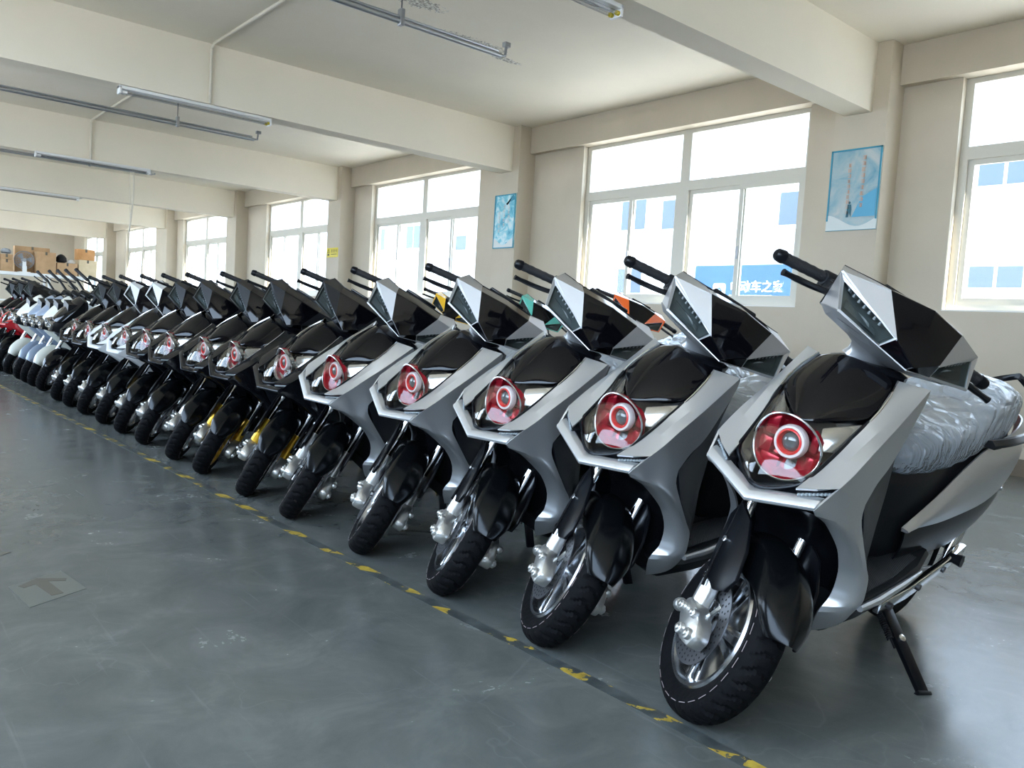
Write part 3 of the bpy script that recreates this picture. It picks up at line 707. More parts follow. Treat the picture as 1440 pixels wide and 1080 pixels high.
    build('lamp_surround', rim_m, 'black_satin', hl)
    mm = MB().sheet([[(x, y, z) for x, y, z in lens_rows(-.003)[-1]], [(x-.012, y*1.08, z-.018) for x, y, z in lens_rows(0)[-1]], [(x-.05, y*1.1, z-.022) for x, y, z in lens_rows(0)[-1]]])
    build('lamp_skirt', mm, 'black_satin', hl, solid=.004)
    cy, cz = .0, .832
    def bowl_x(y, z): return -.022-2.4*y*y
    rings = []; N = 48
    for r, d in ((.098, 0), (.094, -.006), (.090, -.026), (.074, -.046), (.045, -.060), (.0, -.062)):
        ring = []
        for k in range(N):
            t = 2*pi*k/N; f = 1+(.0 if r > .09 else .06*((k//4) % 2)); y = r*f*cos(t); z = cz+r*f*.90*sin(t)
            ring.append((bowl_x(r*cos(t), z)*(.5+.5)+d*f, y, z))
        rings.append(ring)
    build('reflector_bowl', MB().loft(rings, False), 'red_chrome', hl, sharp=12)
    ring = [(bowl_x(.098*cos(2*pi*k/48), 0)+.004, .098*cos(2*pi*k/48), cz+.0885*sin(2*pi*k/48)) for k in range(49)]
    build('bowl_rim', MB().tube(ring, .0032, 8), 'lamp_chrome', hl)
    for (y, z, w, h2, d) in ((-.062, .872, .018, .03, .05), (-.07, .81, .02, .022, .045), (-.045, .775, .03, .016, .045), (.058, .86, .012, .026, .035), (.06, .805, .012, .018, .035)):
        build('reflector_fin', MB().box((-.10, y-w, z-h2), (-.10+d, y+w, z+h2)), 'red_fin', hl, bevel=.007)
    pc = (-.045, .004, .846)
    pr_ = build('projector_ring', MB().lathex([(-.012, .046), (.002, .047), (.010, .043), (.011, .037), (.004, .034)], pc, 40), 'halo_white', hl)
    build('ring_shroud', MB().lathex([(-.04, .040), (-.012, .045)], pc, 32), 'lamp_housing', pr_)
    build('inner_ring', MB().lathex([(.002, .0365), (.011, .0345), (.013, .031), (.006, .0275), (-.02, .0275)], pc, 40), 'halo_red', pr_)
    build('projector_lens', MB().lathex([(-.012, .0275), (.0, .0265), (.008, .020), (.012, .011), (.0135, 0)], pc, 32), 'projector_glass', pr_)
    build('lens_cover', MB().sheet(lens_rows(0)), 'lens_clear', hl, sub=1, solid=.0025, sharp=60)
    # side chrome bars inside the lamp wings
    for s in (-1, 1):
        build('lamp_wing', MB().prism([sgn(p, s) for p in ((-.185, .128, .943), (-.092, .058, .906), (-.070, .078, .848), (-.098, .112, .858))], (.014, 0, 0)), 'lamp_chrome', hl, bevel=.003)

    # ---- inner black fairing and leg shield
    secs = [(1.045, -.40, -.30, .095), (.955, -.42, -.215, .118), (.90, -.42, -.18, .112), (.82, -.42, -.20, .10), (.745, -.42, -.13, .105), (.715, -.42, -.045, .125), (.69, -.42, -.02, .14), (.655, -.42, -.11, .152), (.60, -.43, -.20, .158), (.50, -.455, -.28, .162), (.40, -.475, -.31, .16), (.30, -.50, -.33, .135)]
    rings = []
    for z, xb, xf, hw in secs:
        rings.append([(xf, 0, z), (xf-.01, hw*.5, z), (xf-.035, hw*.88, z), (xf-.07, hw, z), (xb+.02, hw, z), (xb, hw*.9, z), (xb, -hw*.9, z), (xb+.02, -hw, z), (xf-.07, -hw, z), (xf-.035, -hw*.88, z), (xf-.01, -hw*.5, z)])
    build('inner_fairing', MB().loft(rings), 'black_satin', A, sharp=50)
    left = [(-.352, .178, 1.045), (-.343, .178, .985), (-.266, .184, .85), (-.155, .198, .745), (-.21, .208, .64), (-.29, .22, .54), (-.33, .228, .46), (-.345, .222, .39)]
    rows = []
    for (x, y, z) in left:
        rows.append([(x, y, z), (min(x-.05, -.36), y*.86, z-.004), (-.445 if z < .9 else -.43, y*.55, z-.01), (-.45 if z < .9 else -.435, 0, z-.01), (-.445 if z < .9 else -.43, -y*.55, z-.01), (min(x-.05, -.36), -y*.86, z-.004), (x, -y, z)])
    build('leg_shield', MB().sheet(rows), 'grey_blue_dark', A, solid=.006, sharp=35)
    # ---- floor board, belly, trims
    rings = []
    for x, hw, zt, zb in ((-.33, .218, .405, .30), (-.45, .226, .410, .275), (-.62, .226, .425, .27), (-.80, .215, .445, .28), (-.92, .19, .47, .32)):
        rings.append([(x, -hw, zt-.012), (x, -hw+.012, zt), (x, 0, zt+.004), (x, hw-.012, zt), (x, hw, zt-.012), (x, hw-.05, zb+.045), (x, hw-.11, zb), (x, -hw+.11, zb), (x, -hw+.05, zb+.045)])
    fb = build('floorboard', MB().loft(rings), 'black_plastic', A, sharp=35)
    for s in (-1, 1):
        m = MB().sheet([[(-.40, s*.06, .418), (-.40, s*.20, .415)], [(-.62, s*.06, .433), (-.62, s*.20, .430)], [(-.84, s*.06, .456), (-.84, s*.18, .453)]], flip=s > 0)
        build('rubber_mat', m, 'rubber_mat', fb, solid=.006)
    for s in (-1, 1):
        build('floor_trim', MB().tube([(-.335, s*.232, .405), (-.45, s*.234, .408), (-.62, s*.233, .425), (-.77, s*.228, .440)], [.010, .012, .011, .006], 8), 'cap_silver', fb)
    for s in (-1, 1): build('mat_rib', MB().tube([(-.44, s*.17, .424), (-.52, s*.10, .43), (-.70, s*.10, .442)], .005, 6), 'black_satin', fb)
    rings = []
    for x, hw, zt, zb in ((-.31, .12, .34, .285), (-.38, .15, .36, .245), (-.60, .15, .38, .225), (-.85, .14, .40, .215), (-1.1, .13, .42, .30), (-1.15, .10, .42, .34)):
        rings.append(rrect(0, zb, zt, hw, .45, 18, x))
    build('belly_pan', MB().loft(rings), 'black_plastic', A, sharp=40)
    m = MB()
    for s in (1,):
        m.loft([[(x, s*y-.012, z-.022), (x, s*y+.012, z-.022), (x, s*y+.012, z+.022), (x, s*y-.012, z+.022)] for x, y, z in ((-.74, .155, .268), (-.95, .16, .285), (-1.25, .165, .345), (-1.42, .160, .38))])
    sw = build('frame_rail', m, 'chrome', A, bevel=.006)
    for x, z in ((-.80, .272), (-1.02, .300), (-1.22, .336)): build('rail_bolt', MB().cyl((x, .165, z), (x, .182, z), .013, 10), 'rod_dark', sw, bevel=.002)
    build('foot_peg', MB().tube([(-1.30, .16, .365), (-1.30, .205, .37)], [.016, .024], 12), 'black_plastic', A)
    # ---- rear: under-seat cover, side panels, lower panels
    rings = []
    for x, hw, zb, zt in ((-.62, .085, .40, .76), (-.70, .125, .40, .77), (-.85, .145, .40, .77), (-1.1, .148, .42, .79), (-1.4, .14, .50, .82), (-1.62, .11, .60, .86), (-1.72, .07, .70, .86)):
        rings.append(rrect(0, zb, zt, hw, .5, 20, x))
    build('under_seat_cover', MB().loft(rings), 'black_plastic', A, sharp=45)
    lo = [(-.68, .152, .565), (-.84, .170, .570), (-1.00, .183, .582), (-1.29, .192, .615), (-1.55, .172, .665), (-1.70, .13, .71), (-1.79, .06, .76)]
    hi = [(-.68, .150, .572), (-.86, .160, .668), (-1.03, .164, .765), (-1.18, .166, .825), (-1.45, .155, .865), (-1.66, .115, .895), (-1.76, .05, .90)]
    L1, H1 = crv(lo, 4), crv(hi, 4); rows = [bow(a, b, 7, .022) for a, b in zip(L1, H1)]
    pan = MB().sheet(rows)
    for s in (1, -1): build('rear_side_panel', pan if s == 1 else pan.mirror(), 'silver_satin', A, solid=.006, sharp=35)
    lo2 = [(-.74, .135, .42), (-.95, .15, .43), (-1.2, .16, .44), (-1.42, .16, .50), (-1.6, .14, .60)]
    hi2 = [(-.72, .148, .565), (-.95, .172, .578), (-1.2, .184, .604), (-1.45, .176, .645), (-1.68, .13, .705)]
    rows = [bow(a, b, 5, .012) for a, b in zip(crv(lo2, 3), crv(hi2, 3))]
    lp = MB().sheet(rows)
    for s in (1, -1): build('lower_side_panel', lp if s == 1 else lp.mirror(), 'black_satin', A, solid=.005, sharp=35)
    build('panel_bolt', MB().cyl((-1.50, .165, .64), (-1.50, .185, .645), .012, 10), 'chrome', A, bevel=.002)
    # ---- seat with its film cover
    seat = [(-.595, .08, .765, .80), (-.63, .115, .755, .84), (-.72, .14, .755, .875), (-.87, .152, .76, .905), (-1.0, .155, .772, .94), (-1.12, .155, .79, .985), (-1.25, .15, .805, 1.02), (-1.4, .138, .825, 1.025), (-1.53, .115, .85, 1.0), (-1.63, .085, .87, .95), (-1.66, .05, .88, .92)]
    build('seat', MB().loft([rrect(0, zb, zt, hw, .55, 24, x) for x, hw, zb, zt in seat]), 'seat_vinyl', A, sharp=50)
    rnd = random.Random(3); rings = []
    xs_ = [s_[0] for s_ in seat]
    def seat_at(x):
        for a, b in zip(seat[:-1], seat[1:]):
            if b[0] <= x <= a[0]:
                t = (a[0]-x)/(a[0]-b[0]); return [a[i]*(1-t)+b[i]*t for i in range(1, 4)]
        return list(seat[-1][1:]) if x < seat[-1][0] else list(seat[0][1:])
    NX, NR = 90, 64
    for i in range(NX+1):
        x = -.585-(1.675-.585)*i/NX; hw, zb, zt = seat_at(max(min(x, -.595), -1.66))
        zb -= .02; hw += .013; zt += .012
        if i in (0, NX): hw *= .8
        ring = []
        for q in rrect(0, zb, zt, hw, .6, NR, x):
            k = len(ring); low = max(0, 1-(q[2]-zb)/.10)
            wv = .0022*sin(i*.55+k*.35+2*sin(k*.5+i*.07))+.0012*sin(i*1.3-k*.7)
            wv += low*.0045*sin(i*1.7+1.5*sin(i*.37))
            n = Vector((0, q[1], (q[2]-(zb+zt)/2)*1.2)); n = n.normalized() if n.length > 1e-6 else Vector((0, 0, 1))
            p = Vector(q)+n*wv; ring.append((p.x, p.y, p.z))
        rings.append(ring)
    build('seat_cover', MB().loft(rings), 'clear_plastic_film', A, sharp=80)
    # ---- grab rail, tail light
    path = crv([(-1.12, .178, .845), (-1.28, .205, .86), (-1.50, .20, .875), (-1.70, .16, .91), (-1.82, .075, .985), (-1.85, 0, 1.03)], 5)
    rings = []
    for i, p_ in enumerate(path):
        t = i/(len(path)-1); w = .020-.006*t; hgt = .010-.002*t
        rings.append([(p_[0]+.01, p_[1]+w*.8, p_[2]-hgt), (p_[0], p_[1]+w, p_[2]+hgt*.2), (p_[0], p_[1]+w*.2, p_[2]+hgt*1.6), (p_[0]+.0, p_[1]-w*.8, p_[2]+hgt), (p_[0], p_[1]-w*.8, p_[2]-hgt)])
    g_ = MB().loft(rings).both()
    gr = build('grab_rail', g_, 'black_satin', A, sharp=40)
    for s in (.13, -.19): build('rail_mount', MB().box((-1.24, s, .825), (-1.16, s+.06, .85)), 'black_plastic', gr, bevel=.005)
    build('tail_light', MB().loft([[(-1.78, -.05, .76), (-1.78, .05, .76), (-1.765, .05, .89), (-1.765, -.05, .89)], [(-1.815, -.035, .775), (-1.815, .035, .775), (-1.79, .035, .875), (-1.79, -.035, .875)]]), 'tail_red', A, bevel=.006)
    build('rear_fender', MB().sheet([[(-1.36+.30*cos(a), y, .252+.30*sin(a)) for y in (-.07, -.05, 0, .05, .07)] for a in [rad(60+20*k) for k in range(6)]]), 'black_plastic', A, solid=.005)
    wheel_parts(A, 'rear_wheel', (-1.36, 0, .252), .252, .165, False, hub_motor=True)
    for s in (-1, 1):
        build('swing_arm', MB().tube([(-.98, s*.095, .33), (-1.15, s*.10, .29), (-1.36, s*.10, .252), (-1.42, s*.10, .25)], [.022, .022, .026, .018], 10), 'steel_grey', A)
        build('shock_absorber', MB().tube([(-1.36, s*.125, .27), (-1.46, s*.125, .62)], .013, 10).tube([(-1.385, s*.125, .36), (-1.45, s*.125, .58)], .026, 14), 'chrome', A)
    # ---- side stand
    a, b = Vector((-.83, .145, .255)), Vector((-.702, .386, .108)); d = (b-a).normalized(); sd = d.cross(Vector((0, 0, 1))).normalized(); n2 = sd.cross(d)
    w0, w1 = .024, .019; th = .009
    m = MB().loft([[p-sd*w-n2*th, p+sd*w-n2*th, p+sd*w+n2*th, p-sd*w+n2*th] for p, w in ((a, w0), (a.lerp(b, .5), w0*.9), (b, w1))])
    sdst = build('side_stand', m, 'black_satin', A, bevel=.003)
    build('stand_foot', MB().loft([[p-sd*.026-n2*.012, p+sd*.026-n2*.012, p+sd*.026+n2*.012, p-sd*.026+n2*.012] for p in (b-d*.006, b+d*.006)]), 'black_plastic', sdst, bevel=.003)
    e = a+sd*.035; f = a.lerp(b, .52)+sd*.035
    hel = []
    for k in range(90):
        t = k/89; q = e.lerp(f, t*.8); ang = k*1.3; hel.append(q+n2*(.010*cos(ang))+sd*(.010*sin(ang)))
    build('stand_spring', MB().tube(hel, .0028, 5).cyl(tuple(e.lerp(f, .8)), tuple(f), .004, 6), 'black_plastic', sdst)
    build('stand_bolt', MB().cyl(tuple(a.lerp(b, .42)+n2*.008), tuple(a.lerp(b, .42)+n2*.018), .013, 10).cyl(tuple(a+n2*.0), tuple(a+n2*.02), .016, 10), 'chrome', sdst, bevel=.002)
    # ---- handlebar assembly (turned to the left lock)
    ct, cb_ = (-.305, 0, 1.284), (-.200, 0, 1.136)
    T2, T1, T3 = (-.334, .124, 1.267), (-.233, .072, 1.174), (-.398, .244, 1.238)
    T2b, ctb = (-.425, .128, 1.262), (-.415, 0, 1.272)
    CT, CB, CL, LO, LI2 = (-.492, .206, 1.250), (-.488, .203, 1.208), (-.445, .212, 1.132), (-.300, .224, 1.152), (-.258, .086, 1.132)
    cbl = (-.222, 0, 1.120)
    m = MB()
    m.sheet([[sgn(ctb, 1), sgn(T2b, 1)], [ct, T2]]); m.sheet([[ct, T2], [lerp(ct, cb_, .5), lerp(lerp(T2, T1, .5), ct, 0)], [cb_, T1]]); m.sheet([[cb_, T1], [cbl, LI2]])
    m.both()
    cowl = build('handlebar_cowl', m, 'gloss_black', A, solid=.008, bevel=.004, steer=True, sharp=15, offs=-1)
    m = MB()
    bk = [(-.48, .20, 1.128), (-.50, .13, 1.120), (-.50, 0, 1.115)]
    m.sheet([[(-.33, 0, 1.10), (-.35, .09, 1.108), (-.40, .2, 1.125), CL], [bk[2], bk[1], bk[0], CL]])
    m.sheet([[ctb, T2b, CT], [(-.50, 0, 1.235), (-.50, .13, 1.232), CB], [bk[2], bk[1], bk[0]]])
    m.both()
    lip = MB().sheet([[cbl, LI2, LO, CL], [lerp(cbl, (-.33, 0, 1.10), .5), lerp(LI2, (-.35, .09, 1.108), .5), lerp(LO, (-.40, .2, 1.125), .5), CL], [(-.33, 0, 1.092), (-.35, .09, 1.10), (-.40, .2, 1.118), CL]]).both()
    build('cowl_lip', lip, 'cap_silver', cowl, solid=.006, steer=True, sharp=40)
    build('cowl_back', m, 'black_plastic', cowl, solid=.006, steer=True, sharp=30)
    build('dashboard', MB().loft([[(-.452, -.09, 1.264), (-.452, .09, 1.264), (-.515, .09, 1.225), (-.515, -.09, 1.225)], [(-.458, -.085, 1.272), (-.458, .085, 1.272), (-.521, .085, 1.233), (-.521, -.085, 1.233)]]), 'screen_black', cowl, steer=True, bevel=.003)
    for s in (-1, 1):
        q = lambda p: sgn(p, s)
        def inset(p, c, t): return lerp(p, c, t)
        sig = [T3, T1, LI2, LO]; cen = tuple(sum(p[i] for p in sig)/4 for i in range(3))
        rim_o = [T3, T1, LI2, LO]
        m = MB()
        m.add([q(p) for p in (T2, T1, T3, CT, T2b)], [(0, 1, 2), (0, 2, 3, 4)])
        m.add([q(p) for p in (T3, CT, CB, CL, LO)], [(0, 1, 2), (0, 2, 3, 4)])
        # rim round the signal lens
        inn = [inset(p, cen, .10) for p in sig]; inn[1] = lerp(T1, T3, .02); inn[2] = lerp(LI2, cen, .03); inn[0] = lerp(T3, T1, .10); inn[0] = (inn[0][0], inn[0][1], inn[0][2]-.012)
        m.add([q(p) for p in sig+inn], [(0, 1, 5, 4), (3, 0, 4, 7), (1, 2, 6, 5), (2, 3, 7, 6)])
        cap = build('side_cap', m, 'cap_silver', cowl, solid=.005, bevel=.003, steer=True, sharp=18, offs=-1)
        back = [(p[0]-.028, p[1]*.96, p[2]-.002) for p in inn]
        mm = MB().add([q(p) for p in back], [(0, 1, 2, 3)])
        mm.add([q(p) for p in inn+back], [(0, 1, 5, 4), (1, 2, 6, 5), (2, 3, 7, 6), (3, 0, 4, 7)])
        ts = build('turn_signal', mm, 'signal_inner', cowl, solid=.002, steer=True)
        build('signal_lens', MB().add([q((p[0]-.004, p[1], p[2])) for p in inn], [(0, 1, 2, 3)]), 'lens_smoke', ts, solid=.002, steer=True)
        pl = [lerp(lerp(inn[3], inn[2], t), lerp(inn[0], inn[1], t), u) for t, u in ((.12, .18), (.88, .22), (.80, .50), (.14, .52))]
        build('signal_insert', MB().prism([q((p[0]-.020, p[1], p[2])) for p in pl], (-.006, 0, 0)), 'led_white', ts, steer=True, bevel=.003)
        md = MB()
        for k in range(7):
            c_ = lerp(lerp(inn[0], inn[1], (k+1)/8.5), cen, .16); md.box((c_[0]-.020, c_[1]-.006, c_[2]-.007), (c_[0]-.010, c_[1]+.006, c_[2]+.004))
        build('led', md.move(lambda p: Vector((p.x, p.y*s, p.z))), 'led_white', ts, steer=True, bevel=.002)
        # bar, grip, lever, switch pod
        g0, g1 = (-.548, s*.175, 1.192), (-.503, s*.368, 1.178)
        gi = lerp(g0, g1, .22)
        mg = MB().tube([lerp(gi, g1, k/10) for k in range(11)], [.0165+.0012*(k % 2) for k in range(11)], 16)
        grp = build('grip', mg, 'grip_rubber', A, steer=True)
        dv = (Vector(g1)-Vector(g0)).normalized(); e1 = Vector(g1)
        build('grip_end', MB().tube([e1-dv*.004, e1+dv*.004, e1+dv*.020, e1+dv*.026], [.0205, .0205, .018, .012], 16), 'black_satin', grp, steer=True)
        build('switch_pod', MB().tube([Vector(g0)-dv*.02, Vector(g0)+dv*.045], .024, 12).box((-.57, min(s*.165, s*.21), 1.15), (-.50, max(s*.165, s*.21), 1.20)), 'black_plastic', A, steer=True, bevel=.004)
        lv = crv([(-.50, s*.185, 1.172), (-.455, s*.22, 1.164), (-.43, s*.29, 1.156), (-.412, s*.372, 1.150)], 5)
        m = MB().tube(lv, [.010]*(len(lv)-3)+[.0085, .009, .011], 8)
        lev = build('brake_lever', m, 'black_satin', A, steer=True)
        build('master_cylinder', MB().box((-.515, min(s*.17, s*.215), 1.155), (-.465, max(s*.17, s*.215), 1.195)), 'black_plastic', lev, steer=True, bevel=.008)
    rings = []
    for z, x, hx, hy in ((1.05, -.425, .050, .075), (1.07, -.415, .048, .072), (1.088, -.405, .054, .08), (1.102, -.395, .072, .115), (1.115, -.385, .095, .155), (1.128, -.375, .115, .195)):
        rings.append([(x+hx*cos(2*pi*k/24), hy*sin(2*pi*k/24), z) for k in range(24)])
    build('steering_neck', MB().loft(rings), 'silver_satin', A, steer=True, sharp=50)
    rings = []
    for z, x0, x1, hw in ((1.03, -.40, -.30, .11), (1.062, -.42, -.285, .112), (1.072, -.41, -.30, .09)):
        rings.append([(x1, 0, z), (x1-.02, hw*.8, z), (x1-.06, hw, z), (x0+.02, hw*.9, z), (x0, 0, z), (x0+.02, -hw*.9, z), (x1-.06, -hw, z), (x1-.02, -hw*.8, z)])
    build('top_cover', MB().loft(rings), 'black_satin', A)
    # brake hose and cables
    build('brake_hose', MB().tube(crv([(-.30, -.09, .78), (-.25, -.115, .62), (-.13, -.125, .42), (-.07, -.13, .34)], 5), .005, 6), 'rubber', A, steer=True)

pbr('grey_blue_dark', (.006, .008, .012), .4, spec=.25)

proto = empty('scooter')
make_scooter(proto)
protos_children = True
BLACK = {'silver_satin': 'body_black', 'cap_silver': 'cap_black', 'red_chrome': 'lamp_chrome'}
GOLD = {**BLACK, 'fork_metal': 'gold_alloy'}
GOLDRIM = {**GOLD, 'alloy': 'gold_alloy'}
WHITE = {'silver_satin': 'body_white', 'cap_silver': 'body_white', 'red_chrome': 'lamp_chrome'}
def colour(b): return {'silver_satin': b, 'cap_silver': b}
FRONT = 'front row of scooters along the taped line'
row = [(1.345, {}, 'satin silver scooter nearest the viewer, first of the front row at right'),
       (1.98, {}, 'satin silver scooter second from the right end of the front row'),
       (2.565, {}, 'satin silver scooter third from the right end of the front row'),
       (3.20, {}, 'satin silver scooter fourth from right in the front row'),
       (3.94, {}, 'farthest of the five satin silver scooters, beside the first black scooter'),
       (4.53, GOLD, 'gloss black scooter with gold fork and silver rims right beside the last satin silver scooter'),
       (5.25, GOLDRIM, 'gloss black scooter with gold rims, second black one behind the silver scooters'),
       (5.80, BLACK, 'gloss black scooter with silver fork, third black one behind the silver scooters'),
       (6.52, BLACK, 'gloss black scooter with silver fork, fourth black one behind the silver scooters'),
       (7.11, GOLD, 'gloss black scooter with gold fork next to the nearer white scooter'),
       (7.71, WHITE, 'nearer of the two white scooters with black chest panels'),
       (8.38, WHITE, 'farther of the two white scooters with black chest panels'),
       (9.0, GOLD, 'gloss black scooter with gold fork just beyond the farther white scooter'),
       (9.56, GOLD, 'gloss black scooter beside the retro scooter with dark windscreen')]
back = [(5.20, 5.16, colour('body_orange'), rad(11.5), 'orange scooter of the back row seen between two silver scooters'),
        (5.20, 6.60, colour('body_teal'), rad(18), 'teal scooter of the back row before the second column'),
        (5.20, 8.1, colour('body_yellow'), rad(16), 'yellow scooter of the back row seen behind the fourth silver scooter'),
        (5.20, 12.2, colour('body_white'), rad(16), 'white scooter of the back row behind the black scooters')]
for i, (y, mm, lab) in enumerate(row):
    o = copy_tree(proto, mm) if i else None
    if o is None: continue
    o.matrix_world = bike_matrix(1.896, y, LEAN+(rad(4.2) if i > 3 else rad(2.4))); tag(o, lab, 'scooter', FRONT)
for (x, y, mm, ln, lab) in back:
    o = copy_tree(proto, mm); o.matrix_world = bike_matrix(x, y, ln, rad(-1), 1.09); tag(o, lab, 'scooter', 'back row of scooters near the windows')
proto.matrix_world = bike_matrix(1.896, row[0][0]); tag(proto, row[0][2], 'scooter', FRONT)

# ------------------------------------------------------------------ retro scooters farther along the row
pbr('lamp_dark', (.03, .03, .032), .12, .4)
def make_retro(A):
    fw = wheel_parts(A, 'front_wheel', tuple(P0), .25, .155, True, .05)
    fd = Vector((-sin(rad(25)), 0, cos(rad(25))))
    for s in (-1, 1):
        c = Vector((P0.x, s*.085, P0.z))
        lo = build('fork_lower', MB().tube([c-fd*.02, c+fd*.2], .022, 12), 'fork_red', A, steer=True)
        build('fork_tube', MB().tube([c+fd*.19, c+fd*.52], .019, 12), 'chrome', lo, steer=True)
        build('axle_nut', MB().cyl((P0.x, s*.10, P0.z), (P0.x, s*.125, P0.z), .018, 8), 'cast_alloy', lo, steer=True)
    rows = []
    for i in range(15):
        t = i/14; a = rad(36+112*t); R = .285; w = .078*min(1, .55+2.5*t)*min(1, .5+2.5*(1-t))
        sec = [(-w, R-.06), (-w, R-.025), (-w*.8, R), (-w*.35, R+.014), (0, R+.016)]
        sec = sec+[(-y, r) for y, r in sec[:-1]][::-1]
        rows.append([(P0.x+r*cos(a), y, P0.z+r*sin(a)) for y, r in sec])
    build('front_fender', MB().sheet(rows), 'silver_satin', A, sub=1, solid=.005, steer=True, sharp=60)
    # tall front panel
    half = [[(-.285, .10, 1.13), (-.27, .05, 1.14), (-.265, 0, 1.142)], [(-.24, .15, 1.08), (-.20, .08, 1.09), (-.19, 0, 1.092)], [(-.13, .155, .96), (-.08, .085, .965), (-.07, 0, .966)], [(-.06, .14, .86), (-.005, .08, .86), (.01, 0, .86)]]
    rows = [r+[sgn(p, -1) for p in r[:-1]][::-1] for r in half]
    build('front_panel', MB().sheet(rows), 'silver_satin', A, sub=2, solid=.012, sharp=60)
    # lamps
    hb = build('headlight', MB().loft([[(.02, -.13, .86), (.02, .13, .86), (.03, .13, .77), (.03, -.13, .77)], [(-.12, -.15, .88), (-.12, .15, .88), (-.12, .15, .74), (-.12, -.15, .74)]]), 'black_plastic', A, bevel=.012)
    for s in (-1, 1):
        l = build('lamp_bowl', MB().lathex([(-.03, .055), (.012, .055), (.018, .050), (-.004, .040), (-.02, .0)], (.03, s*.068, .815), 28), 'lamp_chrome', hb)
        build('lamp_lens', MB().lathex([(.012, .048), (.022, .035), (.027, .0)], (.03, s*.068, .815), 24), 'lens_clear', l)
    # apron and leg shield
    rows = []
    for (xf, xs, hw, z) in ((.01, -.10, .15, .745), (-.03, -.15, .17, .68), (-.17, -.24, .19, .58), (-.27, -.33, .20, .47), (-.30, -.36, .20, .36), (-.27, -.36, .17, .29)):
        rows.append([(xs-.10, hw, z), (xs, hw, z), ((xf+xs)/2, hw*.7, z), (xf, 0, z), ((xf+xs)/2, -hw*.7, z), (xs, -hw, z), (xs-.10, -hw, z)])
    build('front_apron', MB().sheet(rows), 'silver_satin', A, sub=1, solid=.008, sharp=50)
    rows = []
    for (x, hw, z) in ((-.30, .12, 1.12), (-.31, .16, .95), (-.34, .19, .72), (-.40, .20, .5), (-.44, .20, .36)): rows.append([(x, y*hw, z) for y in (-1, -.6, 0, .6, 1)])
    build('leg_shield', MB().sheet(rows), 'black_plastic', A, solid=.02)
    build('inner_fairing', MB().loft([[(-.12, -.10, z), (-.12, .10, z), (-.32, .12, z), (-.32, -.12, z)] if z > .7 else [(-.30, -.12, z), (-.30, .12, z), (-.42, .12, z), (-.42, -.12, z)] for z in (.3, .55, .75, 1.08)]), 'black_plastic', A)
    build('floorboard', MB().loft([rrect(0, .27, .37, .20, .4, 16, x) for x in (-.36, -.60, -.88)]), 'black_plastic', A)
    build('rear_body', MB().loft([rrect(0, zb, zt, hw, .6, 20, x) for x, hw, zb, zt in ((-.80, .10, .36, .70), (-.92, .16, .36, .74), (-1.2, .18, .42, .78), (-1.5, .15, .52, .78), (-1.66, .08, .62, .76))]), 'silver_satin', A, sharp=50)
    build('seat', MB().loft([rrect(0, zb, zt, hw, .6, 20, x) for x, hw, zb, zt in ((-.78, .10, .72, .78), (-.95, .15, .74, .83), (-1.2, .16, .77, .85), (-1.5, .13, .78, .90), (-1.62, .07, .80, .87))]), 'seat_vinyl', A, sharp=50)
    wheel_parts(A, 'rear_wheel', (-1.32, 0, .25), .25, .155, False, .05, True)
    for s in (-1, 1): build('swing_arm', MB().tube([(-.95, s*.09, .34), (-1.32, s*.10, .25), (-1.38, s*.10, .25)], .022, 10), 'steel_grey', A)
    build('side_stand', MB().tube([(-.70, .14, .28), (-.62, .37, .105)], .012, 10), 'rod_dark', A)
    build('tail_light', MB().box((-1.70, -.06, .66), (-1.66, .06, .74)), 'tail_red', A, bevel=.008)
    st = build('handlebar', MB().tube(crv([(-.57, -.22, 1.23), (-.50, -.10, 1.205), (-.47, 0, 1.18), (-.50, .10, 1.205), (-.57, .22, 1.23)], 5), .014, 10).tube([(-.38, 0, 1.05), (-.47, 0, 1.19)], .025, 12), 'black_satin', A, steer=True)
    build('speedometer', MB().loft([[(-.44+a, y, 1.15+b) for a, b, y in ((0, 0, -.07), (0, 0, .07), (-.06, .05, .07), (-.06, .05, -.07))], [(-.36+a, y, 1.19+b) for a, b, y in ((0, 0, -.055), (0, 0, .055), (-.04, .035, .055), (-.04, .035, -.055))]]), 'screen_black', st, steer=True, bevel=.008)
    for s in (-1, 1):
        build('grip', MB().tube([(-.55, s*.20, 1.225), (-.60, s*.37, 1.245)], .0175, 12).tube([(-.598, s*.365, 1.245), (-.606, s*.39, 1.248)], .021, 12), 'grip_rubber', A, steer=True)
        build('brake_lever', MB().tube(crv([(-.52, s*.19, 1.21), (-.50, s*.26, 1.205), (-.52, s*.37, 1.21)], 4), .008, 6), 'black_satin', A, steer=True)
retro = empty('retro_scooter'); make_retro(retro)
rt = [(10.39, 'body_black', 'dark retro scooter with tall black front panel next to the last gloss black scooter'),
      (10.92, 'body_cream', 'cream retro scooter nearest the viewer, between dark and slate blue ones'),
      (11.37, 'body_slate', 'slate blue retro scooter beside the nearer cream retro scooter'),
      (11.87, 'body_slate', 'slate blue retro scooter beside the farther cream retro scooter'),
      (12.63, 'body_cream', 'cream retro scooter farthest away, next to the red scooters')]
for i, (y, m, lab) in enumerate(rt):
    o = copy_tree(retro, {'silver_satin': m}); o.matrix_world = bike_matrix(1.896, y); tag(o, lab, 'scooter', 'retro scooters at the far end of the row')
for x, y, lab in ((4.2, 14.2, 'black retro scooter behind the far end of the front row, nearest to the windows'), (4.0, 15.8, 'black retro scooter behind the red scooters, second from the near end'), (3.8, 17.4, 'black retro scooter behind the red scooters, third from the near end')):
    o = copy_tree(retro, {'silver_satin': 'body_black'}); o.matrix_world = bike_matrix(x, y); tag(o, lab, 'scooter', 'black retro scooters of the back row')
retro.matrix_world = bike_matrix(3.6, 19.0)
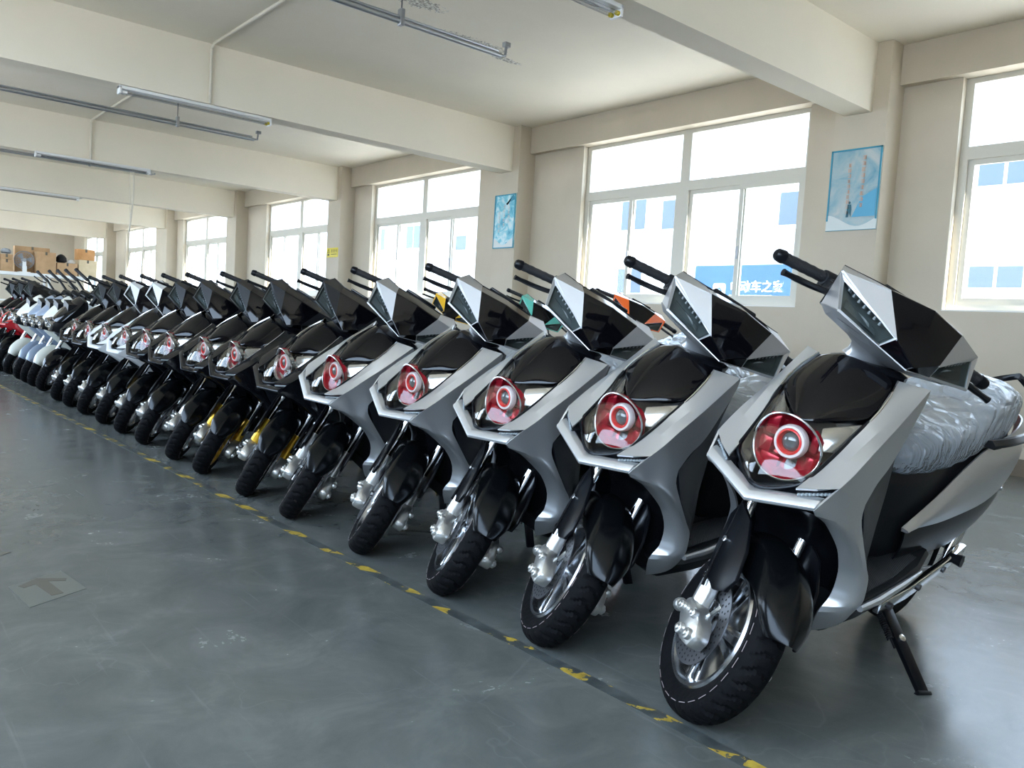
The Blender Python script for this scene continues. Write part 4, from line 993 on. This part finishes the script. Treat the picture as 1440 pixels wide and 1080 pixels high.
for o in [retro]+list(retro.children_recursive):
    if o.type == 'MESH':
        for s in o.material_slots:
            if s.material.name == 'silver_satin': s.link = 'OBJECT'; s.material = MATS['body_black']
tag(retro, 'farthest black retro scooter behind the red scooters, below the cardboard boxes', 'scooter', 'black retro scooters of the back row')
for y, lab in ((13.35, 'glossy red scooter next to the farthest cream retro scooter'), (14.1, 'glossy red scooter in the middle of the three red ones'), (14.85, 'glossy red scooter at the far left end of the row')):
    o = copy_tree(proto, {'silver_satin': 'body_red', 'cap_silver': 'cap_black', 'red_chrome': 'lamp_dark', 'red_fin': 'lamp_dark'}); o.matrix_world = bike_matrix(1.896, y); tag(o, lab, 'scooter', 'red scooters at the far end')

# ------------------------------------------------------------------ shelf with boxes before the end wall
SY, SZ = 30.0, 1.84
sh = empty('storage_shelf'); tag(sh, 'long white storage shelf carrying cardboard boxes before the end wall', 'shelf')
build('shelf_top', MB().box((2.6, SY-.1, SZ-.10), (6.95, SY+.8, SZ)), 'bench_white', sh, weld=False)
for x in (2.7, 4.1, 5.5, 6.85):
    for y in (SY-.04, SY+.74): build('post', MB().box((x-.03, y-.03, 0), (x+.03, y+.03, SZ-.1)), 'bench_white', sh, weld=False)
build('lower_shelf', MB().box((2.6, SY-.05, .9), (6.95, SY+.78, .95)), 'bench_white', sh, weld=False)
def carton(x0, x1, z0, z1, y, d, lab, open_top=False, mt='cardboard'):
    m = MB(); t = .012
    if open_top:
        m.box((x0, y, z0), (x1, y+t, z1)).box((x0, y+d-t, z0), (x1, y+d, z1)).box((x0, y+t, z0), (x0+t, y+d-t, z1)).box((x1-t, y+t, z0), (x1, y+d-t, z1)).box((x0+t, y+t, z0), (x1-t, y+d-t, z0+t))
        o = build('cardboard_box', m, 'cardboard', weld=False)
        build('flap', MB().prism([(x0, y, z1), (x1, y, z1), (x1-.02, y-.10, z1-.12), (x0+.02, y-.10, z1-.12)], (0, .008, .006)), 'cardboard', o)
    else:
        o = build('cardboard_box', m.box((x0, y, z0), (x1, y+d, z1)), mt, bevel=.008)
        xm = (x0+x1)/2
        build('packing_tape', MB().box((xm-.03, y-.002, z1-.10), (xm+.03, y, z1)).box((xm-.03, y, z1), (xm+.03, y+d, z1+.002)), 'arrow_faded', o, weld=False)
    tag(o, lab, 'box', 'cardboard boxes on the white shelf'); return o
carton(3.55, 4.14, SZ, 2.48, SY, .5, 'tall brown box at the left end of the visible shelf')
carton(4.15, 4.49, SZ, 2.22, SY, .5, 'low brown box left of the fan under an open box')
carton(4.15, 4.48, 2.222, 2.38, SY, .45, 'shallow brown box under a grey bundle, on top of a low box')
g = build('grey_bundle', MB().loft([[(4.32+r*cos(2*pi*k/14)*1.0, SY+.22+r*.8*sin(2*pi*k/14), z+.008*sin(k*2.1)) for k in range(14)] for r, z in ((.12, 2.41), (.15, 2.44), (.14, 2.50), (.09, 2.55), (.03, 2.57))]), 'grey_blue_plastic'); tag(g, 'grey bundle heaped on the shallow box', 'bundle')
carton(4.60, 5.60, SZ, 2.70, SY+.46, .32, 'large brown box standing behind the round fan')
carton(5.14, 5.70, SZ, 2.55, SY, .40, 'upright brown box right of the round fan')
carton(5.74, 6.34, SZ, 2.25, SY, .5, 'wide low brown box under a black bag')
carton(6.38, 6.92, SZ, 2.40, SY, .5, 'pale brown box at the bottom of the right stack', mt='cardboard_pale')
carton(6.33, 6.86, 2.402, 2.76, SY, .45, 'orange brown box on top of the right stack', mt='cardboard_orange')
bg_ = build('black_bag', MB().loft([[(5.82+rx*cos(2*pi*k/14), SY+.25+.13*cos(2*pi*k/14+1.2), z+.5*rx*sin(2*pi*k/14)*.3) for k in range(14)] if False else [(5.90+rx*cos(2*pi*k/14), SY+.25+rx*.8*sin(2*pi*k/14), z) for k in range(14)] for rx, z in ((.10, 2.255), (.17, 2.30), (.16, 2.42), (.10, 2.50), (.03, 2.54))]), 'black_plastic'); tag(bg_, 'black bag on the wide low box', 'bag')
wb = build('white_bundle', MB().loft([[(6.20+rx*cos(2*pi*k/14), SY+.25+rx*.7*sin(2*pi*k/14), z) for k in range(14)] for rx, z in ((.08, 2.252), (.12, 2.29), (.08, 2.36), (.03, 2.38))]), 'bench_white'); tag(wb, 'small white bundle beside the black bag', 'bundle')
fan = empty('industrial_fan'); tag(fan, 'round grey industrial fan on white stand between the boxes', 'fan')
fc = (4.815, SY+.10, 2.24)
m = MB()
for r in (.10, .17, .23, .28): m.tube([(fc[0]+r*cos(2*pi*k/36), fc[1]-.03+(.06 if r > .25 else 0), fc[2]+r*sin(2*pi*k/36)) for k in range(37)], .006 if r < .25 else .016, 6)
for k in range(18):
    t = 2*pi*k/18; m.tube([(fc[0]+.05*cos(t), fc[1]-.04, fc[2]+.05*sin(t)), (fc[0]+.28*cos(t), fc[1]+.02, fc[2]+.28*sin(t))], .004, 5)
build('fan_cage', m, 'steel_grey', fan)
m = MB()
for k in range(3):
    t = 2*pi*k/3; m.add([(fc[0]+r*cos(t+a), fc[1]+.02+b, fc[2]+r*sin(t+a)) for r, a, b in ((.05, 0, 0), (.23, -.25, -.02), (.24, .5, .03), (.05, .8, .02))], [(0, 1, 2, 3)])
build('fan_blade', m, 'grey_blue_plastic', fan, solid=.006)
build('motor', MB().lathe([(-.05, .001), (-.05, .06), (.12, .07), (.12, .001)], fc, 20), 'steel_grey', fan)
build('stand', MB().box((fc[0]-.06, SY+.02, SZ+.02), (fc[0]+.06, SY+.055, 2.05)).box((fc[0]-.16, SY-.02, SZ), (fc[0]+.16, SY+.30, SZ+.025)).box((fc[0]-.05, SY+.055, 1.9), (fc[0]+.05, SY+.20, 2.26)), 'bench_white', fan, weld=False)
